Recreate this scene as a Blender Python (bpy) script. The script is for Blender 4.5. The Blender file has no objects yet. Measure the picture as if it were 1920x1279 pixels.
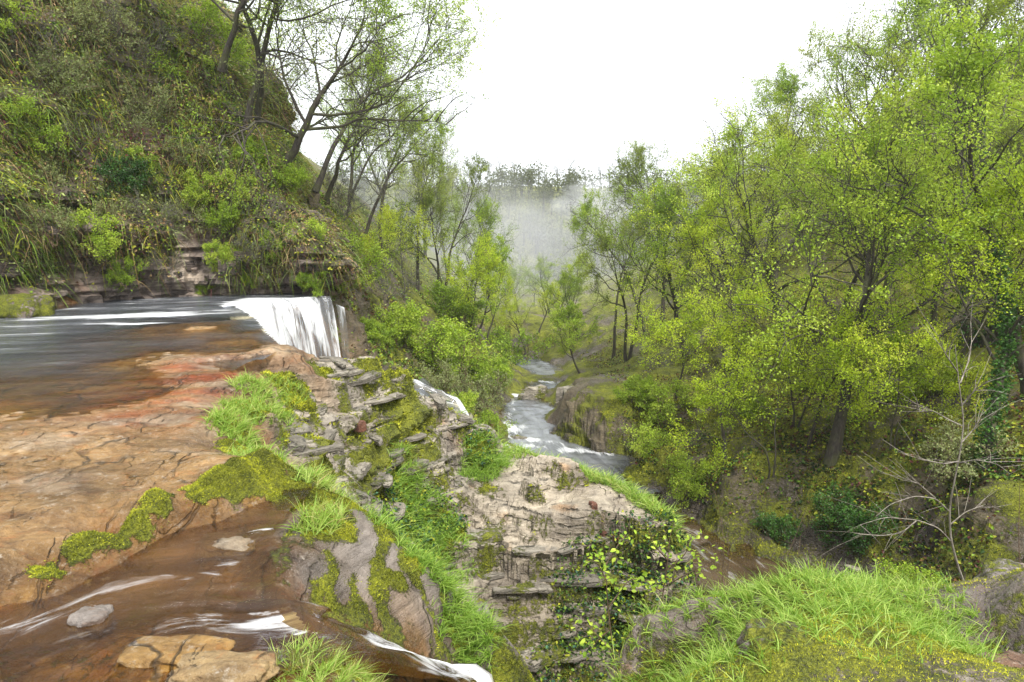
import bpy, math, random
import numpy as np
from mathutils import Vector

# ------------------------------------------------------------------ camera, sky, sun, exposure
scene = bpy.context.scene
CAM_Z = 2.4
PITCH = math.radians(9.3)
FPX = 1280.0                      # focal length in pixels of a 1920 wide picture (24 mm)
cam_d = bpy.data.cameras.new('camera')
cam_d.lens = 24; cam_d.sensor_width = 36; cam_d.clip_start = 0.05; cam_d.clip_end = 3000
cam = bpy.data.objects.new('camera', cam_d)
cam.location = (0, 0, CAM_Z); cam.rotation_euler = (math.pi/2 - PITCH, 0, 0)
scene.collection.objects.link(cam); scene.camera = cam

world = bpy.data.worlds.new('World'); scene.world = world; world.use_nodes = True
SUN_EL, SUN_AZ = math.radians(58), math.radians(150)   # high, behind the right shoulder, thick cloud
wn = world.node_tree; wn.nodes.clear()
sky = wn.nodes.new('ShaderNodeTexSky'); sky.sky_type = 'NISHITA'; sky.sun_disc = False
sky.sun_elevation = SUN_EL; sky.sun_rotation = SUN_AZ; sky.dust_density = 6; sky.air_density = 1.0
hsv = wn.nodes.new('ShaderNodeHueSaturation'); hsv.inputs['Saturation'].default_value = 0.12
scl = wn.nodes.new('ShaderNodeVectorMath'); scl.operation = 'SCALE'; scl.inputs['Scale'].default_value = 0.06
cloud = wn.nodes.new('ShaderNodeMix'); cloud.data_type = 'RGBA'; cloud.inputs[0].default_value = 0.78
cloud.inputs[7].default_value = (0.56, 0.585, 0.60, 1)      # even overcast cloud
bg = wn.nodes.new('ShaderNodeBackground'); bg.inputs['Strength'].default_value = 1.0
wo = wn.nodes.new('ShaderNodeOutputWorld')
wn.links.new(sky.outputs[0], hsv.inputs['Color']); wn.links.new(hsv.outputs[0], scl.inputs[0])
wn.links.new(scl.outputs[0], cloud.inputs[6]); wn.links.new(cloud.outputs[2], bg.inputs['Color'])
wn.links.new(bg.outputs[0], wo.inputs['Surface'])

sun_d = bpy.data.lights.new('sun', 'SUN'); sun_d.energy = 1.5; sun_d.angle = math.radians(12); sun_d.color = (1, .96, .88)
sun = bpy.data.objects.new('sun', sun_d); scene.collection.objects.link(sun)
sd = Vector((math.sin(SUN_AZ)*math.cos(SUN_EL), math.cos(SUN_AZ)*math.cos(SUN_EL), math.sin(SUN_EL)))
sun.rotation_euler = sd.to_track_quat('Z', 'Y').to_euler()

scene.view_settings.view_transform = 'Standard'; scene.view_settings.look = 'None'
scene.view_settings.exposure = 1.85; scene.view_settings.gamma = 1.0
scene.view_settings.use_curve_mapping = False
scene.render.engine = 'CYCLES'
scene.cycles.max_bounces = 5; scene.cycles.diffuse_bounces = 3; scene.cycles.glossy_bounces = 2
scene.cycles.transmission_bounces = 3; scene.cycles.transparent_max_bounces = 8; scene.cycles.volume_bounces = 0
scene.cycles.volume_step_rate = 4

rng = np.random.default_rng(11); random.seed(11)
COL = scene.collection

# ------------------------------------------------------------------ helpers
CP, SP = math.cos(PITCH), math.sin(PITCH)
def ray(px, py):
    xc = (px-960)/FPX; yc = -(py-639.5)/FPX
    return np.array([xc, CP + yc*SP, -SP + yc*CP])
def G(px, py, z):                                   # where the sight line meets height z
    d = ray(px, py); t = (z-CAM_Z)/d[2]; return (d[0]*t, d[1]*t, z)
def D(px, py, Y):                                   # point of a sight line at distance Y
    d = ray(px, py); t = Y/d[1]; return (d[0]*t, Y, CAM_Z + d[2]*t)

_pm = np.random.default_rng(3).permutation(256); _pm = np.concatenate([_pm, _pm])
_gr = np.random.default_rng(4).normal(size=(256, 3)); _gr /= np.linalg.norm(_gr, axis=1)[:, None]
def noise3(x, y, z):
    x, y, z = np.broadcast_arrays(np.asarray(x, float), np.asarray(y, float), np.asarray(z, float))
    xi = np.floor(x).astype(int); yi = np.floor(y).astype(int); zi = np.floor(z).astype(int)
    xf, yf, zf = x-xi, y-yi, z-zi
    xi &= 255; yi &= 255; zi &= 255
    u, v, w = [f*f*f*(f*(f*6-15)+10) for f in (xf, yf, zf)]
    def g(dx, dy, dz):
        h = _pm[_pm[_pm[(xi+dx) & 255]+((yi+dy) & 255)]+((zi+dz) & 255)]
        q = _gr[h]; return q[..., 0]*(xf-dx)+q[..., 1]*(yf-dy)+q[..., 2]*(zf-dz)
    def L(a, b, t): return a+(b-a)*t
    return 1.6*L(L(L(g(0,0,0), g(1,0,0), u), L(g(0,1,0), g(1,1,0), u), v), L(L(g(0,0,1), g(1,0,1), u), L(g(0,1,1), g(1,1,1), u), v), w)
def fbm(x, y, z, o=4, gain=.5):
    s = 0; a = 1; f = 1
    for i in range(o):
        s = s + a*noise3(x*f+i*7.3, y*f+i*3.1, z*f-i*5.7); a *= gain; f *= 2.03
    return s
def hash01(*k):
    h = np.zeros(np.broadcast(*k).shape)
    for i, q in enumerate(k): h = h + np.asarray(q)*(12.9898+65.17*i)
    return np.modf(np.abs(np.sin(h)*43758.5453))[0]
def sstep(a, b, x): t = np.clip((x-a)/(b-a), 0, 1); return t*t*(3-2*t)

def mesh(name, V, F, mat=None, parent=None, smooth=True, attrs=None, uv=None, loc=None):
    """one mesh object from vertex array and an (n,3|4) face array"""
    me = bpy.data.meshes.new(name)
    V = np.ascontiguousarray(V, np.float32); F = np.ascontiguousarray(F, np.int32)
    n, k = F.shape
    me.vertices.add(len(V)); me.vertices.foreach_set('co', V.ravel())
    me.loops.add(n*k); me.loops.foreach_set('vertex_index', F.ravel())
    me.polygons.add(n); me.polygons.foreach_set('loop_start', np.arange(0, n*k, k, dtype=np.int32))
    me.polygons.foreach_set('use_smooth', np.full(n, smooth, bool))
    for an, (dom, typ, arr) in (attrs or {}).items():
        a = me.attributes.new(an, typ, dom)
        arr = np.asarray(arr, np.float32)
        a.data.foreach_set({'FLOAT': 'value', 'FLOAT_COLOR': 'color', 'FLOAT_VECTOR': 'vector'}[typ], arr.ravel())
    if uv is not None:
        l = me.uv_layers.new(name='UVMap'); l.data.foreach_set('uv', np.asarray(uv, np.float32)[F.ravel()].ravel())
    me.update(calc_edges=True)
    if mat is not None:
        for m in (mat if isinstance(mat, (list, tuple)) else [mat]): me.materials.append(m)
    return link(name, me, parent, loc)
def link(name, me, parent=None, loc=None):
    o = bpy.data.objects.new(name, me); COL.objects.link(o)
    if parent is not None: o.parent = parent
    if loc is not None: o.location = loc
    return o
def tag(o, label=None, cat=None, group=None, kind=None):
    if label: o['label'] = label
    if cat: o['category'] = cat
    if group: o['group'] = group
    if kind: o['kind'] = kind
    return o
def gridfaces(nu, nv):                              # nu rows, nv columns
    i = np.arange(nu-1)[:, None]*nv + np.arange(nv-1)[None]
    return np.stack([i, i+1, i+nv+1, i+nv], -1).reshape(-1, 4)
def tri_idx(n): return np.arange(n)

# ------------------------------------------------------------------ materials
class NT:
    def __init__(s, name):
        s.m = bpy.data.materials.new(name); s.m.use_nodes = True; s.t = s.m.node_tree; s.t.nodes.clear()
        s.out = s.n('ShaderNodeOutputMaterial')
    def n(s, typ, **kw):
        nd = s.t.nodes.new(typ)
        for k, v in kw.items(): setattr(nd, k, v)
        return nd
    def l(s, a, b): s.t.links.new(a, b)
    def v(s, nd, **kw):
        for k, val in kw.items():
            k = k.replace('_', ' ')
            if hasattr(val, 'is_linked'): s.l(val, nd.inputs[k])
            else: nd.inputs[k].default_value = (*val, 1) if isinstance(val, tuple) and len(val) == 3 else val
        return nd
    def attr(s, name): return s.n('ShaderNodeAttribute', attribute_name=name)
    def noise(s, scale, vec=None, detail=5, rough=.6, dist=0.0):
        nd = s.n('ShaderNodeTexNoise'); s.v(nd, Scale=scale, Detail=detail, Roughness=rough, Distortion=dist)
        if vec is not None: s.l(vec, nd.inputs['Vector'])
        return nd.outputs['Fac']
    def ramp(s, fac, stops):
        nd = s.n('ShaderNodeValToRGB'); el = nd.color_ramp.elements
        while len(el) < len(stops): el.new(.5)
        for e, (p, c) in zip(el, stops): e.position = p; e.color = (*c, 1) if len(c) == 3 else c
        s.l(fac, nd.inputs[0]); return nd.outputs[0]
    def lin(s, fac, a, b):                          # clamp01((fac-a)/(b-a))
        nd = s.n('ShaderNodeMapRange'); s.l(fac, nd.inputs[0]); nd.inputs[1].default_value = a; nd.inputs[2].default_value = b
        return nd.outputs[0]
    def mix(s, fac, a, b, mode='MIX'):
        nd = s.n('ShaderNodeMix', data_type='RGBA', blend_type=mode)
        for i, q in ((0, fac), (6, a), (7, b)):
            if hasattr(q, 'is_linked'): s.l(q, nd.inputs[i])
            else: nd.inputs[i].default_value = q if i == 0 else ((*q, 1) if len(q) == 3 else q)
        return nd.outputs[2]
    def math(s, op, a, b=0.0, c=None):
        nd = s.n('ShaderNodeMath', operation=op)
        for i, q in enumerate((a, b) if c is None else (a, b, c)):
            if hasattr(q, 'is_linked'): s.l(q, nd.inputs[i])
            else: nd.inputs[i].default_value = q
        return nd.outputs[0]
    def mapping(s, vec, scale=(1, 1, 1), rot=(0, 0, 0), loc=(0, 0, 0)):
        nd = s.n('ShaderNodeMapping'); nd.inputs['Scale'].default_value = scale; nd.inputs['Rotation'].default_value = rot; nd.inputs['Location'].default_value = loc
        s.l(vec, nd.inputs['Vector']); return nd.outputs[0]
    def bump(s, h, strength=.5, dist=.05, normal=None):
        nd = s.n('ShaderNodeBump'); s.l(h, nd.inputs['Height']); nd.inputs['Strength'].default_value = strength; nd.inputs['Distance'].default_value = dist
        if normal is not None: s.l(normal, nd.inputs['Normal'])
        return nd.outputs[0]
    def pos(s): return s.n('ShaderNodeNewGeometry').outputs['Position']
    def objco(s): return s.n('ShaderNodeTexCoord').outputs['Object']
    def principled(s, **kw):
        p = s.n('ShaderNodeBsdfPrincipled'); s.v(p, **kw); return p
    def done(s, sh): s.l(sh, s.out.inputs['Surface']); return s.m

def rock_material(name, strata=1.0, crack=1.0, use_attr=True, base=(.35, .31, .25), moss_amt=.0):
    """layered wet stone; large colour fields come from the vertex colour 'tint', moss cover from 'moss', wetness from 'wet'"""
    t = NT(name); P = t.pos() if use_attr else t.objco()
    if use_attr:
        tint = t.attr('tint').outputs['Color']; moss = t.attr('moss').outputs['Fac']; wet = t.attr('wet').outputs['Fac']
    else:
        oi = t.n('ShaderNodeObjectInfo').outputs['Random']
        tint = t.mix(oi, base, tuple(b*.62 for b in base)); moss = None; wet = None
    big = t.noise(.9, P, 4, .6, .6); mid = t.noise(5, P, 6, .7, .4); fine = t.noise(38, P, 5, .75)
    beds = t.noise(1.0, t.mapping(P, (.9, .9, 15), (.06, -.05, 0)), 5, .65, .5)
    col = t.mix(t.lin(big, .3, .7), t.mix(1, tint, (.55, .52, .52), 'MULTIPLY'), t.mix(1, tint, (1.35, 1.3, 1.22), 'MULTIPLY'))
    col = t.mix(t.math('MULTIPLY', t.lin(beds, .42, .62), .55*strata), col, t.mix(1, col, (.42, .40, .38), 'MULTIPLY'))
    col = t.mix(t.lin(mid, .35, .68), t.mix(1, col, (.6, .58, .56), 'MULTIPLY'), col)
    col = t.mix(t.math('MULTIPLY', t.lin(fine, .55, .8), .5), col, t.mix(.5, col, (.72, .68, .6)))
    # joints
    dv = t.n('ShaderNodeVectorMath', operation='ADD'); t.l(P, dv.inputs[0])
    nz = t.n('ShaderNodeTexNoise'); t.v(nz, Scale=1.3, Detail=4.0); t.l(P, nz.inputs['Vector'])
    sc = t.n('ShaderNodeVectorMath', operation='SCALE'); t.l(nz.outputs['Color'], sc.inputs[0]); sc.inputs['Scale'].default_value = .9
    t.l(sc.outputs[0], dv.inputs[1])
    def joints(scale, w):
        vo = t.n('ShaderNodeTexVoronoi', feature='DISTANCE_TO_EDGE'); t.v(vo, Scale=scale)
        t.l(t.mapping(dv.outputs[0], (1.5, .42, .3), (0, 0, -.95)), vo.inputs['Vector'])
        return t.lin(vo.outputs['Distance'], 0, w)
    brk = t.lin(t.noise(1.1, P, 3), .42, .6)
    j = t.math('MAXIMUM', t.math('MULTIPLY', joints(.55, .012), t.lin(t.math('ADD', joints(1.7, .03), t.lin(mid, .40, .55)), 0, 1)), t.math('MULTIPLY', brk, .9))
    jm = t.math('MULTIPLY', t.math('SUBTRACT', 1, j), .8*crack)
    col = t.mix(jm, col, (.035, .028, .02))
    if strata < .5:                                 # flow-worn streaks of the flat ledge
        sk = t.noise(1.0, t.mapping(P, (1.1, 5.5, 1), (0, 0, -.55)), 6, .72, .8)
        col = t.mix(t.math('MULTIPLY', t.lin(sk, .5, .66), .7), col, t.mix(1, col, (.40, .33, .28), 'MULTIPLY'))
        col = t.mix(t.math('MULTIPLY', t.lin(sk, .44, .3), .5), col, t.mix(1, col, (1.5, 1.4, 1.3), 'MULTIPLY'))
        sp = t.noise(13, P, 6, .8, .3); sp2 = t.noise(4.2, P, 5, .75, .5)
        col = t.mix(t.math('MULTIPLY', t.lin(sp, .52, .66), .6), col, t.mix(1, col, (.38, .30, .26), 'MULTIPLY'))
        col = t.mix(t.math('MULTIPLY', t.math('MULTIPLY', t.lin(sp, .47, .36), t.lin(sp2, .48, .6)), .65), col, (.50, .45, .38))
        col = t.mix(t.math('MULTIPLY', t.lin(sp2, .46, .34), .55), col, t.mix(1, col, (1.15, .72, .45), 'MULTIPLY'))
    lam = t.n('ShaderNodeTexWave', wave_type='BANDS', bands_direction='Z'); t.v(lam, Scale=2.1, Distortion=9.0, Detail=4.0); lam.inputs['Detail Scale'].default_value = .55; lam.inputs['Detail Roughness'].default_value = .6
    t.l(t.mapping(P, (1, 1, 1), (.06, -.05, 0)), lam.inputs['Vector'])
    lm = t.math('MULTIPLY', t.math('MULTIPLY', t.lin(lam.outputs['Fac'], .2, .02), t.lin(t.noise(1.7, P, 4, .7), .46, .58)), min(1, strata)*.8)
    if use_attr: lm = t.math('MULTIPLY', lm, t.attr('lam').outputs['Fac'])
    if strata > .5: col = t.mix(lm, col, (.03, .026, .016))
    h = t.math('ADD', t.math('MULTIPLY', mid, .9), t.math('MULTIPLY', fine, .3))
    if strata > .5: h = t.math('SUBTRACT', h, t.math('MULTIPLY', lm, .9))
    h = t.math('ADD', h, t.math('MULTIPLY', beds, .9*strata)); h = t.math('ADD', h, t.math('MULTIPLY', j, .5*crack))
    rough = .62
    if moss is None and moss_amt > 0: moss = t.math('ADD', t.math('MULTIPLY', t.math('SUBTRACT', t.noise(1.3, t.pos(), 3), .5), 2.2), moss_amt); P = t.pos(); wet = t.math('ADD', 0.15, 0)
    if moss is not None:
        mn = t.noise(11, P, 5, .75, .3); mn2 = t.noise(2.3, P, 3)
        mm = t.math('MULTIPLY', t.lin(t.math('ADD', moss, t.math('MULTIPLY', t.math('SUBTRACT', mn, .5), 1.5)), .42, .58), t.lin(moss, .04, .2))
        mcol = t.ramp(t.math('ADD', t.math('MULTIPLY', t.noise(30, P, 4, .8), .75), t.math('MULTIPLY', mn2, .4)),
                      [(.36, (.022, .026, .004)), (.50, (.085, .10, .010)), (.64, (.24, .26, .018)), (.82, (.46, .46, .04))])
        col = t.mix(mm, col, mcol)
        h = t.math('ADD', h, t.math('MULTIPLY', t.math('MULTIPLY', t.noise(45, P, 3), mm), 1.1))
        wr = t.math('SUBTRACT', .70, t.math('MULTIPLY', wet, .56))
        rough = t.math('ADD', t.math('MULTIPLY', wr, t.math('SUBTRACT', 1, mm)), t.math('MULTIPLY', mm, .9))
        col = t.mix(t.math('MULTIPLY', wet, .35), col, t.mix(1, col, (.5, .45, .4), 'MULTIPLY'))
    p = t.principled(Base_Color=col, Roughness=rough); p.inputs['Specular IOR Level'].default_value = .45
    t.l(t.bump(h, 1.0, .075), p.inputs['Normal'])
    return t.done(p.outputs[0])

def leaf_material(name, ramp, trans=.38, rough=.5, objvar=.35):
    t = NT(name); r = t.attr('rnd').outputs['Fac']; oi = t.n('ShaderNodeObjectInfo').outputs['Random']
    f = t.math('ADD', t.math('MULTIPLY', r, 1-objvar), t.math('MULTIPLY', oi, objvar))
    col = t.ramp(f, ramp)
    d = t.principled(Base_Color=col, Roughness=rough); d.inputs['Specular IOR Level'].default_value = .3
    tr = t.n('ShaderNodeBsdfTranslucent'); t.l(t.mix(1, col, (1.15, 1.1, .7), 'MULTIPLY'), tr.inputs['Color'])
    mx = t.n('ShaderNodeMixShader'); mx.inputs[0].default_value = trans
    t.l(d.outputs[0], mx.inputs[1]); t.l(tr.outputs[0], mx.inputs[2])
    return t.done(mx.outputs[0])

def cover_material(name):                           # ground cover: colour stored per leaf
    t = NT(name); col = t.attr('leafcol').outputs['Color']
    d = t.principled(Base_Color=col, Roughness=.6); d.inputs['Specular IOR Level'].default_value = .25
    tr = t.n('ShaderNodeBsdfTranslucent'); t.l(col, tr.inputs['Color'])
    mx = t.n('ShaderNodeMixShader'); mx.inputs[0].default_value = .3
    t.l(d.outputs[0], mx.inputs[1]); t.l(tr.outputs[0], mx.inputs[2])
    return t.done(mx.outputs[0])

def bark_material(name, c1, c2, moss=.4):
    t = NT(name); P = t.objco()
    n1 = t.noise(6, t.mapping(P, (3, 3, .6)), 6, .7, .5); n2 = t.noise(1.6, P, 4)
    col = t.ramp(n1, [(.35, c1), (.65, c2)])
    col = t.mix(t.math('MULTIPLY', t.lin(n2, .45, .62), moss), col, (.10, .12, .02))
    p = t.principled(Base_Color=col, Roughness=.85); t.l(t.bump(n1, .8, .04), p.inputs['Normal'])
    return t.done(p.outputs[0])

def water_material(name, body, streak=(3, 40), body_max=.85, rip=.25, foam_col=(.85, .86, .88)):
    """clear brown peaty water: 'depth' thickens the body colour, 'foam' turns to white water streaked along the flow (UV u = along)"""
    t = NT(name); uv = t.n('ShaderNodeUVMap').outputs[0]; P = t.pos()
    depth = t.attr('depth').outputs['Fac']; foam = t.attr('foam').outputs['Fac']
    st = t.noise(1, t.mapping(uv, (streak[0], streak[1], 1)), 6, .68, 1.0)
    st2 = t.noise(1, t.mapping(uv, (streak[0]*.35, streak[1]*.3, 1)), 4, .6, .8)
    tr = t.n('ShaderNodeBsdfTransparent'); tr.inputs[0].default_value = (.92, .80, .52, 1)
    bd = t.principled(Base_Color=t.mix(t.lin(st2, .4, .65), body, tuple(min(1, b*2.1+.01) for b in body)), Roughness=.35); bd.inputs['Specular IOR Level'].default_value = .05
    m1 = t.n('ShaderNodeMixShader'); t.l(t.math('MULTIPLY', depth, body_max), m1.inputs[0]); t.l(tr.outputs[0], m1.inputs[1]); t.l(bd.outputs[0], m1.inputs[2])
    gl = t.n('ShaderNodeBsdfGlossy'); gl.inputs['Roughness'].default_value = .09; gl.inputs[0].default_value = (.78, .80, .90, 1)
    nb = t.bump(t.math('ADD', st, st2), rip, .12)
    for s_ in (gl, bd): t.l(nb, s_.inputs['Normal'])
    fr = t.n('ShaderNodeFresnel'); fr.inputs[0].default_value = 1.33; t.l(nb, fr.inputs['Normal'])
    m2 = t.n('ShaderNodeMixShader'); t.l(fr.outputs[0], m2.inputs[0]); t.l(m1.outputs[0], m2.inputs[1]); t.l(gl.outputs[0], m2.inputs[2])
    fm = t.lin(t.math('ADD', foam, t.math('MULTIPLY', t.math('SUBTRACT', t.math('ADD', t.math('MULTIPLY', st, .65), t.math('MULTIPLY', st2, .5)), .575), 3.2)), .35, 1.0)
    fm = t.math('MULTIPLY', fm, t.lin(foam, .02, .25))
    fd = t.principled(Base_Color=foam_col, Roughness=.6); t.l(nb, fd.inputs['Normal'])
    m3 = t.n('ShaderNodeMixShader'); t.l(fm, m3.inputs[0]); t.l(m2.outputs[0], m3.inputs[1]); t.l(fd.outputs[0], m3.inputs[2])
    return t.done(m3.outputs[0])

M = {}
M['rock'] = rock_material('layered_rock')
M['ledge'] = rock_material('worn_ledge_rock', strata=.12, crack=1.0)
M['cliff'] = rock_material('cliff_rock', strata=.8, crack=.5)
M['slab'] = rock_material('loose_slab_rock', use_attr=False, base=(.50, .47, .40), crack=.15, moss_amt=.30)
M['redstone'] = rock_material('red_stone', use_attr=False, base=(.30, .12, .07), crack=0, strata=.2)
M['darkrock'] = rock_material('dark_block_rock', use_attr=False, base=(.17, .135, .12), crack=.1, moss_amt=.12)
SPRING = [(.05, (.09, .16, .014)), (.35, (.22, .34, .028)), (.65, (.35, .48, .045)), (.95, (.53, .61, .10))]
M['leaf'] = leaf_material('spring_leaf', SPRING)
M['leaf_bright'] = leaf_material('bright_spring_leaf', [(.05, (.17, .27, .012)), (.4, (.37, .50, .025)), (.7, (.50, .60, .04)), (.95, (.64, .69, .09))])
M['leaf_olive'] = leaf_material('olive_leaf', [(.05, (.09, .13, .015)), (.4, (.20, .27, .03)), (.7, (.30, .37, .045)), (.95, (.44, .48, .08))])
M['leaf_far'] = leaf_material('far_wood_leaf', [(.05, (.06, .075, .03)), (.5, (.11, .13, .05)), (.95, (.18, .20, .09))])
M['leaf_dark'] = leaf_material('ivy_leaf', [(.05, (.012, .04, .008)), (.5, (.035, .10, .015)), (.95, (.10, .22, .03))], trans=.15, rough=.35)
M['leaf_grey'] = leaf_material('young_grey_leaf', [(.05, (.12, .15, .06)), (.5, (.22, .26, .10)), (.95, (.36, .40, .17))])
M['grass'] = leaf_material('fresh_grass', [(.0, (.07, .13, .015)), (.3, (.17, .30, .035)), (.6, (.29, .44, .07)), (.82, (.44, .54, .14)), (.92, (.52, .50, .20)), (.99, (.46, .34, .15))], trans=.35)
M['moss'] = leaf_material('moss_fuzz', [(.0, (.03, .035, .005)), (.3, (.14, .16, .012)), (.65, (.40, .42, .025)), (.97, (.66, .64, .07))], trans=.2, rough=.8, objvar=0)
M['moss_bright'] = leaf_material('bright_moss_fuzz', [(.0, (.06, .07, .006)), (.3, (.28, .30, .02)), (.65, (.56, .56, .035)), (.97, (.72, .70, .09))], trans=.2, rough=.8, objvar=0)
M['cover'] = cover_material('ground_cover')
M['bark'] = bark_material('dark_bark', (.018, .014, .012), (.085, .07, .055))
M['bark_moss'] = bark_material('mossy_bark', (.02, .017, .012), (.09, .075, .05), .8)
M['bark_grey'] = bark_material('grey_bark', (.05, .045, .04), (.20, .18, .15), .25)
M['birch'] = bark_material('pale_birch_bark', (.11, .09, .075), (.36, .32, .27), .12)
M['twig'] = bark_material('reddish_twig', (.05, .03, .02), (.20, .13, .08), .1)
M['river'] = water_material('upper_river_water', (.06, .064, .072), (.55, 3.2), .93, .5)
M['stream'] = water_material('peaty_stream_water', (.055, .024, .004), (1.3, 6), .9, .55)
M['gorge_water'] = water_material('gorge_river_water', (.10, .105, .11), (.5, 2.2), .95, .5)
M['pool'] = water_material('brown_pool_water', (.05, .032, .018), (.8, 3), .8, .4)
M['fall'] = water_material('falling_water', (.25, .26, .28), (.6, 4.2), .35, .3, (.9, .92, .95))

# ------------------------------------------------------------------ the lie of the land
# control heights; tags: L ledge, F stream bed, M mossy hump, T terraces, S lower slab, W gorge wall/wet floor, K mound, B banks
ctl = []                                            # x, y, z, tag
def cg(tagc, pts):
    for px, py, z in pts: ctl.append((*G(px, py, z), tagc))
def cw(tagc, pts):
    for p in pts: ctl.append((*p, tagc))
cg('L', [(0,620,-.35),(200,600,-.4),(400,575,-.5),(250,563,-.3),(520,557,-.5),(0,690,-.17),(200,672,-.16),(400,640,-.13),(480,605,-.16),
  (0,760,-.03),(0,860,.02),(0,960,.03),(150,760,-.03),(200,860,.02),(150,960,.03),(300,800,.0),(300,900,.03),
  (420,700,.0),(400,780,.0),(430,850,.03),(450,660,-.05),(550,650,-.04),(500,625,-.06),(470,720,.0),(440,790,.02),
  (200,720,-.08),(300,740,-.03),(560,665,-.03),(220,940,.03)])
cw('L', [(-20,10,0),(-20,14,-.3),(-9,4,.05),(-14,6,.02),(-30,10,-.3),(-5,3.2,0.0),(-9.1,21.6,-.3),(-8.1,23.4,-.3),(-7.1,24.8,-.3),(-40,9,-.3),(-5,2,.0),(-15,1,.1)])
cg('F', [(560,915,-.2),(450,975,-.25),(200,1085,-.46),(100,1120,-.36),(50,1200,-.36),(300,1110,-.55),(380,1080,-.42),(500,1080,-.31),(350,1180,-.40),
  (0,1270,-.30),(200,1262,-.30),(500,1150,-.46),(600,1185,-.60),(540,1020,-.24),(450,1250,-.30),(600,1270,-.40),(0,1150,-.26),(700,1212,-.98),(800,1250,-1.38),(880,1272,-1.75)])
EDGE = [(-60,1062),(0,1052),(80,1040),(160,1010),(240,980),(310,950),(400,930),(470,900),(515,878)]
for e_ in EDGE:
    q_ = G(*e_, .02); ctl.append((*q_, 'L')); ctl.append((q_[0]+.07, q_[1]-.10, -.17, 'F')); ctl.append((q_[0]-.05, q_[1]+.22, .03, 'L'))
cw('F', [(-1.5,3.6,-.5),(-.6,3.9,-1.0),(.25,4.7,-2.3),(-2.6,3.0,-.3),(-1,3,-.2),(.0,3.2,-.3),(-.3,4.4,-1.7)])
cg('M', [(600,930,-.26),(620,1000,-.38),(720,985,-.6),(600,1080,-.45),(690,1050,-.58),(780,1050,-.75),(830,1090,-.95),(700,1120,-.72),(800,1180,-1.12),
  (900,1180,-1.3),(960,1228,-1.5),(900,1235,-1.5),(1000,1268,-1.8),(560,1000,-.34)])
cw('M', [(-.35,6.9,-2.6),(.35,6.7,-3.2),(-1.1,7.6,-2.1),(.9,6.1,-4),(.75,5.3,-3.2)])
cg('T', [(620,670,-.3),(700,692,-.8),(650,740,-1.0),(720,760,-1.4),(800,780,-2.0),(870,800,-2.6),(930,842,-3.0),(640,800,-1.3),(700,820,-1.8),
  (760,840,-2.3),(820,860,-2.8),(650,880,-1.8),(750,900,-2.8),(850,900,-3.4),(700,960,-2.7),(800,1010,-3.7),(900,1000,-3.85),(560,702,-.4),(545,780,-.65),
  (560,830,-.8),(600,850,-.95),(600,690,-.5),(760,722,-1.2),(850,785,-2.2),(610,760,-.85)])
cw('T', [(-.8,8.2,-4.2),(-.4,9.4,-4.6),(-1.6,8.8,-3.0),(-2.2,8.3,-1.8),(-1.6,18,-3.6),(-.9,20,-5.6),(0,19,-5.4),(-3,18.5,-3.2),(-5,18.6,-3.1),(-4.3,16.2,-1.8),(-3,8.3,-.9),(-2.2,7.6,-1.2)])
cg('S', [(950,872,-3.3),(1050,862,-3.4),(1150,912,-3.5),(1250,970,-3.6),(900,960,-3.7),(1000,960,-3.6),(1100,980,-3.7),(870,1012,-3.95),(1000,1032,-4.1),(1200,995,-3.75),
  (1000,1100,-4.7),(920,1075,-4.6),(950,1150,-5.1),(950,1200,-5.5),(1050,1240,-5.8),(1150,1060,-4.5),(1150,1130,-5.1),(1270,1010,-4.0)])
cw('W', [(1,18.6,-5.5),(2.5,17.6,-6),(3.9,15.5,-6.5),(4.4,13.4,-6.8),(1.0,10,-6.7),(1,11.2,-6.5),(2.5,11,-7),(4,11.5,-7.3),(0,11.4,-5.6),(.2,10,-6),(2,8,-7),(3.5,8,-7.2),
  (5,10,-7.4),(6,14,-7.5),(5,18,-7.6),(4,22,-7.7),(2.5,24,-7.6),(1,22.5,-7.0),(2.5,26.5,-7.9),(7,18,-7.55),(8.5,19.6,-7.5),(9.5,17,-7.3),(7.6,15,-7.5),(8.2,20.6,-7.4),(6.4,21.6,-7.7),
  (-6.2,20.5,-3.8),(-5.2,19.6,-3.5),(-8.3,21.7,-3.0),(-7.3,22.6,-3.6),(-6.3,24.2,-4.1),(-5.5,22,-4.1),(-5,25.5,-4.2),(-4,22.5,-4.3),(-4.6,27.3,-4.2),(-2.2,24,-5.4),(-.5,25,-6.6)])
cg('W', [(770,716,-4.4),(850,752,-5.0),(900,812,-6.6),(945,833,-7.2),(1000,780,-8.3),(1000,830,-8.2),(1030,715,-8.6),(955,770,-8.1),(1230,932,-7.6),(1100,862,-8.1)])
cw('W', [(1.5,53,-8.8),(-1.5,56,-8.8)])
cw('B', [(4.5,57,-6.6),(2,62,-6.2),(-1,74,-6.5),(-4,90,-7)])
cw('B', [D(590,352,30.5),D(610,380,33),D(560,338,33)])
cg('K', [(1150,1242,-.35),(1200,1150,-.05),(1300,1105,.12),(1500,1085,.25),(1700,1100,.21),(1810,1140,.15),(1500,1200,.38),(1300,1250,.12),(1700,1250,.33),(1880,1150,.2),(1880,1230,.05),(1910,1080,.45)])
cw('K', [(2,4.6,-.5),(2,5.4,-2.6),(1,4.6,-1.4),(3,4.6,-.3),(3,5.6,-2.3),(4.2,4.4,.2),(1.2,2.4,.2),(2.4,2.2,.5),(4,2.2,.5),(.4,3.2,-.5),(4.6,5.6,-1.6),(5.6,4,.5),(.95,3.7,-.6)])
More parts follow.
